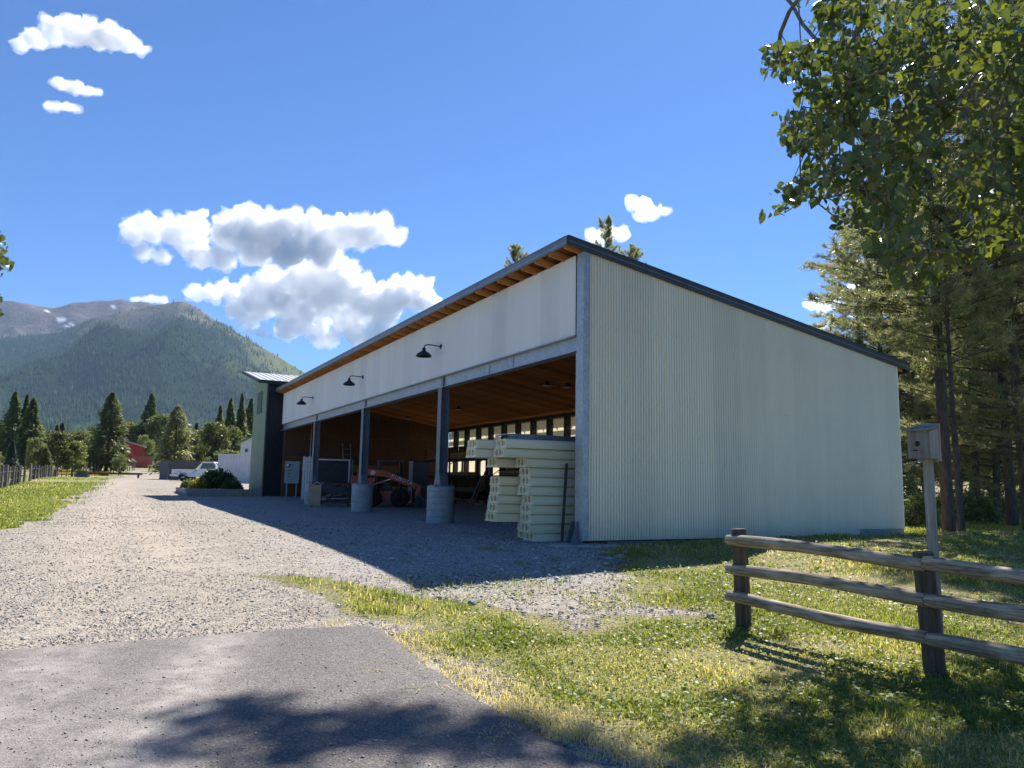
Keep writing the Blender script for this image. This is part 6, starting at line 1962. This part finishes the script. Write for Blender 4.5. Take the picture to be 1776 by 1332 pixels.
# ---- ponderosa pines at right
def pine(seed, ht, crown0, spread, r0, dens=1.0, droop=.14, needle=.23, nw=.024):
    rg = np.random.default_rng(seed); rnd = random.Random(seed)
    wood = MB()
    bendx, bendy = rnd.uniform(-.25, .25), rnd.uniform(-.2, .2)
    def tp(z):
        t = z/ht
        return Vector((bendx*math.sin(t*2.6), bendy*math.sin(t*2.1 + .4), z))
    wood.tube([tp(ht*t) for t in (-.03, 0, .05, .2, .4, .6, .8, .93, 1)], [r0*1.3, r0*1.18, r0, r0*.92, r0*.75, r0*.55, r0*.32, r0*.15, .015], 12, True, .05, rnd)
    tips = []
    z = crown0
    while z < ht - .2:
        t = (z - crown0)/(ht - crown0)
        for k in range(rnd.choice((2, 3, 3, 4))):
            a = rnd.uniform(0, 6.283)
            L = spread*((1 - t)**.75 + .08)*rnd.uniform(.55, 1.1)*min(1, .62 + t*2.2)
            d = Vector((math.cos(a), math.sin(a), 0))
            up = .24 + .5*t
            pts = []
            m = 6
            for q in range(m+1):
                s = q/m
                pts.append(tp(z) + d*(L*s) + Vector((rnd.uniform(-.04, .04), rnd.uniform(-.04, .04), L*(up*s - droop*s*s*1.5 + .18*s**3))))
            br = .012 + .010*L
            wood.tube(pts, [br*(1 - .8*q/m) for q in range(m+1)], 5, False)
            for q in range(2, m+1):
                for e in range(2 if q < m else 3):
                    p0 = pts[q]
                    sa = a + rnd.choice((-1, 1))*rnd.uniform(.4, 1.3)
                    sl = L*rnd.uniform(.10, .28)*(1.1 - .4*q/m) + .12
                    p1 = p0 + Vector((math.cos(sa)*sl, math.sin(sa)*sl, sl*rnd.uniform(-.1, .45)))
                    wood.tube([p0, p0.lerp(p1, .5) + Vector((0, 0, -.03)), p1], [.008, .006, .003], 3, False)
                    nt_ = max(1, int(sl/.19*dens))
                    for w_ in range(nt_ + 1):
                        pp = p0.lerp(p1, .35 + .65*(w_/max(1, nt_)))
                        tips.append((*pp, *(p1 - p0).normalized()))
        z += rnd.uniform(.18, .34)
    tips.append((*tp(ht), 0, 0, 1)); tips.append((*tp(ht - .15), .2, 0, 1))
    tips = np.array(tips)
    n = len(tips); K = 17
    d = unit(tips[:, 3:6])[:, None, :] + rg.normal(0, .85, (n, K, 3)) + np.array([0, 0, .22])
    d = unit(d)
    P = tips[:, None, :3] - d*0 + rg.normal(0, .03, (n, K, 3))
    s = unit(np.cross(d, rg.normal(0, 1, (n, K, 3))))
    L = needle*rg.uniform(.65, 1.15, (n, K, 1))
    V = np.stack([P - s*nw/2, P + s*nw/2, P + d*L], 2).reshape(-1, 3)
    F = np.arange(len(V)).reshape(-1, 3)
    base_t = np.clip(rg.normal(.52, .16, n), 0, .88)
    base_t[rg.random(n) < .012] = 1.0
    tint = np.repeat(np.clip(base_t[:, None] + rg.normal(0, .08, (n, K)), 0, 1).reshape(-1), 3)
    me = np_mesh('crown', V, F, M_NEEDLE, attrs={'tint': ('POINT', tint)})
    crown = me.data; bpy.data.objects.remove(me)
    return crown, wood.mesh('trunk', M_BARK, True)
PINES = [pine(31, 17, 2.2, 4.2, .165), pine(32, 14, 1.1, 3.9, .14), pine(33, 18, 3.0, 3.7, .17)]
PINE_MAIN = pine(34, 17, 5.4, 3.7, .155)
PINE_THIN = pine(35, 9, 4.6, 2.2, .085)
def put_pine(ms, x, y, sc, rz, label, group='pines right of the shed', zs=1.0):
    r = empty('pine_tree', (x, y, tz(x, y)), rz, label, 'tree', group)
    link('crown', ms[0], r); link('trunk', ms[1], r)
    r.scale = (sc, sc, sc*zs)
    return r
def at_px(px, Y): return (px - 888)/FPX*Y
put_pine(PINE_MAIN, at_px(1640, 21.0), 21.0, .98, .4, 'large pine with thick straight trunk just right of the shed')
put_pine(PINE_THIN, at_px(1663, 19.6), 19.6, .95, 1.9, 'thin pine beside the large trunk, right of the bird house')
put_pine(PINES[2], at_px(1748, 25.5), 25.5, .95, 3.0, 'pine with stout trunk near the right edge')
put_pine(PINES[0], at_px(1782, 23.0), 23.0, 1.0, 4.4, 'pine trunk cut by the right edge of the photo')
put_pine(PINES[1], at_px(1722, 31), 31, 1.0, 2.2, 'pine between the stout trunk and the large one, farther back')
put_pine(PINES[2], at_px(1690, 33), 33, .9, 5.1, 'darker pine trunk deep in the grove')
put_pine(PINES[0], at_px(1600, 37), 37, .95, .9, 'pine standing close behind the right end of shed')
put_pine(PINES[1], at_px(1545, 36), 36, 1.05, 5.6, 'pine leaning over the low end of the shed roof')
put_pine(PINES[2], at_px(1500, 43), 43, .95, 1.2, 'pine whose left boughs stand against the sky')
for k, (px, Y, m_) in enumerate(((1660, 44, 1), (1760, 42, 1), (1715, 52, 1), (1800, 37, 1), (1640, 58, 1), (1575, 55, 1), (1680, 66, 0), (1610, 47, 1))):
    put_pine(PINES[m_], at_px(px, Y), Y, random.uniform(.85, 1.1), random.uniform(0, 6), ['background pine just right of the large trunk', 'background pine behind the stout right trunk', 'background pine between the large trunk and stout trunk', 'background pine at the right edge of the grove', 'far pine directly behind the large trunk', 'far pine behind the low end of the shed roof', 'farthest pine in the middle of the grove', 'background pine beside the shed end behind bird house'][k], 'background pines of the grove')
# tops behind the roof
for (px, top, Y, m_, lab) in ((1048, 380, 52, 2, 'pine whose top rises above the shed roof peak'), (889, 425, 60, 0, 'pine tip showing over the eave left of the peak'), (1098, 432, 58, 1, 'pine tip just right of the taller one over the roof')):
    p = gplace(px, Y); ht = at_depth(px, top, Y).z - p.z
    put_pine(PINES[m_], p.x, p.y, ht/(17, 14, 18)[m_]*.62, random.uniform(0, 6), lab, zs=1/.62)

# ---- cottonwood overhead at right
def inside(px, py, poly):
    ins = np.zeros(px.shape, bool)
    n = len(poly)
    for i in range(n):
        x0, y0 = poly[i]; x1, y1 = poly[(i+1) % n]
        ins ^= ((y0 > py) != (y1 > py)) & (px < (x1-x0)*(py-y0)/(y1-y0+1e-9) + x0)
    return ins
SIL = [(1372, -40), (1385, 20), (1408, 48), (1418, 68), (1332, 74), (1310, 95), (1322, 126), (1374, 148), (1380, 182), (1346, 196), (1356, 238), (1366, 268), (1402, 262), (1392, 300), (1346, 318),
       (1312, 336), (1310, 362), (1336, 374), (1390, 352), (1424, 366), (1430, 402), (1460, 398), (1482, 386), (1502, 424), (1542, 468), (1566, 512), (1592, 520), (1640, 470), (1690, 440), (1900, 430), (1900, -40)]

def grow_tree(name, trunk, tips, crotch, label, leaf_n, leaf_len, seed, allow, mat=M_LEAF, rscale=1.0, high=1e9):
    """tips: attraction points; each joins the nearest node already grown nearer the crotch"""
    rg = np.random.default_rng(seed); rnd = random.Random(seed)
    root = empty(name, trunk[0], 0, label, 'tree')
    org = np.array(trunk[0])
    nodes = [np.array(p, float) for p in trunk]; par = [-1] + list(range(len(trunk)-1))
    tips = np.array(sorted([tuple(t) for t in tips], key=lambda t: np.linalg.norm(np.array(t) - crotch) - (40 if t[2] > high else 0)))
    ends = []
    for t in tips:
        A = np.array(nodes)
        dd = np.linalg.norm(A - t, axis=1) + .35*np.maximum(0, np.linalg.norm(A - crotch, axis=1)*.0) + np.where(np.arange(len(A)) < 2, 3, 0)
        dd = dd + np.where(A[:, 2] - t[2] > 1.2, 5, 0)
        j = int(np.argmin(dd))
        d = t - nodes[j]; L = np.linalg.norm(d)
        k = max(1, int(L/.45))
        prev = j
        for q in range(1, k+1):
            s = q/k
            p = nodes[j] + d*s + rg.normal(0, .04, 3)*(q < k) + np.array([0, 0, .10*L*math.sin(math.pi*s)])
            nodes.append(p); par.append(prev); prev = len(nodes)-1
        ends.append(prev)
    n = len(nodes); w = np.zeros(n)
    for e in ends:
        i = e
        while i >= 0: w[i] += 1; i = par[i]
    rad = (.0045*np.maximum(w, 1)**.36)*rscale
    mb = MB()
    for i in range(1, n):
        p, q = nodes[par[i]] - org, nodes[i] - org
        ra = min(rad[par[i]], rad[i]*1.5)
        mb.tube([p, q], [ra, rad[i]], 10 if rad[i] > .05 else (6 if rad[i] > .015 else 4), False)
    mb.build('trunk', M_BARK2, root, True)
    # leaves along the last twigs
    pts, dirs = [], []
    for e in ends:
        p = nodes[e]; b = nodes[par[e]]
        for _ in range(leaf_n):
            s = rg.random()**.7
            c = b + (p - b)*s*1.1 + rg.normal(0, .12, 3)
            pts.append(c)
    P = np.array(pts)
    # only leaves within the crown outline the photograph shows, or outside the frame
    px, py, dep = proj_np(P)
    infr = (px > -40) & (px < 1816) & (py > -30) & (py < 1372) & (dep > 0)
    ok = ~infr | allow(px, py)
    P = P[ok]; n = len(P)
    # heart-shaped blade with a fold along the midrib, hanging from its stalk
    sh = np.array([[0, 0], [.36, .10], [.46, .34], [.28, .70], [0, 1.08], [-.28, .70], [-.46, .34], [-.36, .10], [0, .45]])
    tipd = unit(np.stack([rg.normal(0, .55, n), rg.normal(0, .55, n), -np.abs(rg.normal(.75, .5, n))], 1))
    nor = unit(rg.normal(0, 1, (n, 3))); sd = unit(np.cross(tipd, nor)); nor = np.cross(sd, tipd)
    L = leaf_len*rg.uniform(.42, 1.2, n)
    fold = rg.uniform(.1, .45, n)
    V = (P[:, None, :] + (sh[None, :, 0:1]*sd[:, None, :] + sh[None, :, 1:2]*tipd[:, None, :] + (np.abs(sh[None, :, 0:1])*fold[:, None, None])*nor[:, None, :])*L[:, None, None]) - org
    f = np.array([[8, 0, 1], [8, 1, 2], [8, 2, 3], [8, 3, 4], [8, 4, 5], [8, 5, 6], [8, 6, 7], [8, 7, 0]])
    F = (f[None] + (np.arange(n)*9)[:, None, None]).reshape(-1, 3)
    tint = np.repeat(np.clip(rg.normal(.45, .22, n), 0, 1), 9)
    np_mesh('crown', V.reshape(-1, 3), F, mat, root, True, attrs={'tint': ('POINT', tint)})
    return root

rg = np.random.default_rng(77)
tips = []
# boughs in view
px = rg.uniform(1310, 1900, 2400); py = rg.uniform(-40, 520, 2400)
ok = inside(px, py, [(a + (14 if a < 1500 else 0), b) for a, b in SIL])
px, py = px[ok], py[ok]
dx, dy, dz = rays_np(px, py)
dep = rg.uniform(7.4, 11.5, len(px))
keep = vnoise(px/75, py/75, 3) > .22
vis = np.stack([dx*dep/dy, dep, CAM_H + dz*dep/dy], 1)[keep]
tips += [tuple(v) for v in vis[:470]]
# boughs above the frame, which shade the apron and the lawn
blobs = [(300, 1258, 60, 8), (430, 1255, 70, 10), (560, 1285, 100, 14), (300, 1318, 100, 12), (700, 1282, 80, 16), (620, 1250, 60, 7), (850, 1264, 60, 12), (940, 1285, 60, 18), (1010, 1310, 60, 20), (800, 1312, 90, 16),
         (480, 1330, 120, 14), (1130, 1335, 90, 20), (1250, 1300, 90, 30), (1380, 1270, 90, 40), (1500, 1230, 100, 40), (1640, 1260, 120, 50), (1330, 1112, 80, 10), (1420, 1180, 90, 30), (1720, 1180, 90, 50), (1290, 1200, 60, 20)]
S = np.array(SUN_DIR)
for (bx_, by_, sx, sy) in blobs:
    for _ in range(8 if by_ > 1205 else 7):
        gx_, gy_, gz_ = gpix_np(np.array([bx_ + rg.normal(0, sx*.6)]), np.array([by_ + rg.normal(0, sy*.6)]))
        for _try in range(12):
            h_ = rg.uniform(6, 15.5)
            Pp = np.array([gx_[0], gy_[0], gz_[0]]) + S*(h_/S[2])
            a, b, c = proj_np(Pp[None])
            if b[0] < -70 or a[0] > 1850: tips.append(tuple(Pp)); break
            if inside(a, b, SIL)[0] and Pp[1] < 14: tips.append(tuple(Pp)); break
tips = [t for t in tips if np.hypot(t[0]-8.2, t[1]-10.0) < 11]
trunk = [(8.2, 10.0, tz(8.2, 10.0) - .2), (8.2, 10.0, 1.2), (8.1, 10.05, 2.8), (8.0, 10.1, 4.4), (7.9, 10.2, 6.2), (7.7, 10.4, 8.2), (7.4, 10.7, 10.4), (7.0, 11.0, 12.4), (6.5, 11.8, 13.8), (6.0, 12.6, 15.0)]
grow_tree('cottonwood_tree', trunk, tips, np.array([8.0, 10.1, 4.0]), 'large cottonwood with heart-shaped leaves overhanging the upper right corner', 14, .13, 5,
          lambda a, b: inside(a, b, SIL), rscale=1.5, high=9.5)
# cottonwood at the left edge: a few sprays reach into the frame
SILL = [(-40, 395), (8, 400), (14, 425), (4, 440), (26, 452), (28, 462), (6, 478), (0, 495), (6, 545), (-40, 560)]
px = rg.uniform(-160, 20, 260); py = rg.uniform(380, 570, 260)
dx, dy, dz = rays_np(px, py)
dep = rg.uniform(12.5, 15, 260)
ltips = [tuple(v) for v, a, b in zip(np.stack([dx*dep/dy, dep, CAM_H + dz*dep/dy], 1), px, py) if a < -10 or inside(np.array([a]), np.array([b]), SILL)[0]][:130]
lt = [(-12.6, 14.2, tz(-12.6, 14.2) - .2), (-12.6, 14.2, 1.5), (-12.5, 14.2, 3.2), (-12.3, 14.1, 4.8), (-12.0, 14.0, 6.2)]
grow_tree('aspen_tree', lt, ltips, np.array([-12.4, 14.1, 3.5]), 'leafy tree mostly outside the left edge, one spray showing', 12, .11, 9, lambda a, b: inside(a, b, SILL))
# undergrowth under the pines
for k, (px, Y, w, h_) in enumerate(((1590, 24, 1.1, .9), (1690, 27, 1.6, 1.1), (1730, 34, 2.0, 1.3), (1580, 30, 1.4, 1.5), (1650, 40, 2.2, 1.2))):
    p = gplace(px, Y)
    r = empty('pine_seedling', p, 0, ['low dark bush at the right end of the shed', 'low bush between the pine trunks', 'bush deep under the pines', 'tall bush behind the shed end wall', 'farthest bush under the pines'][k], 'bush', 'bushes under the pines')
    leaf_blob('foliage', (0, 0, h_*.12), (w/2, w/2, h_), 1600, .06, M_FIR, r, 1.6, 40+k, .2, True)
    MB().tube([(0, 0, -.1), (0, 0, h_*.6)], [.03, .01], 6).build('stem', M_BARK, r)
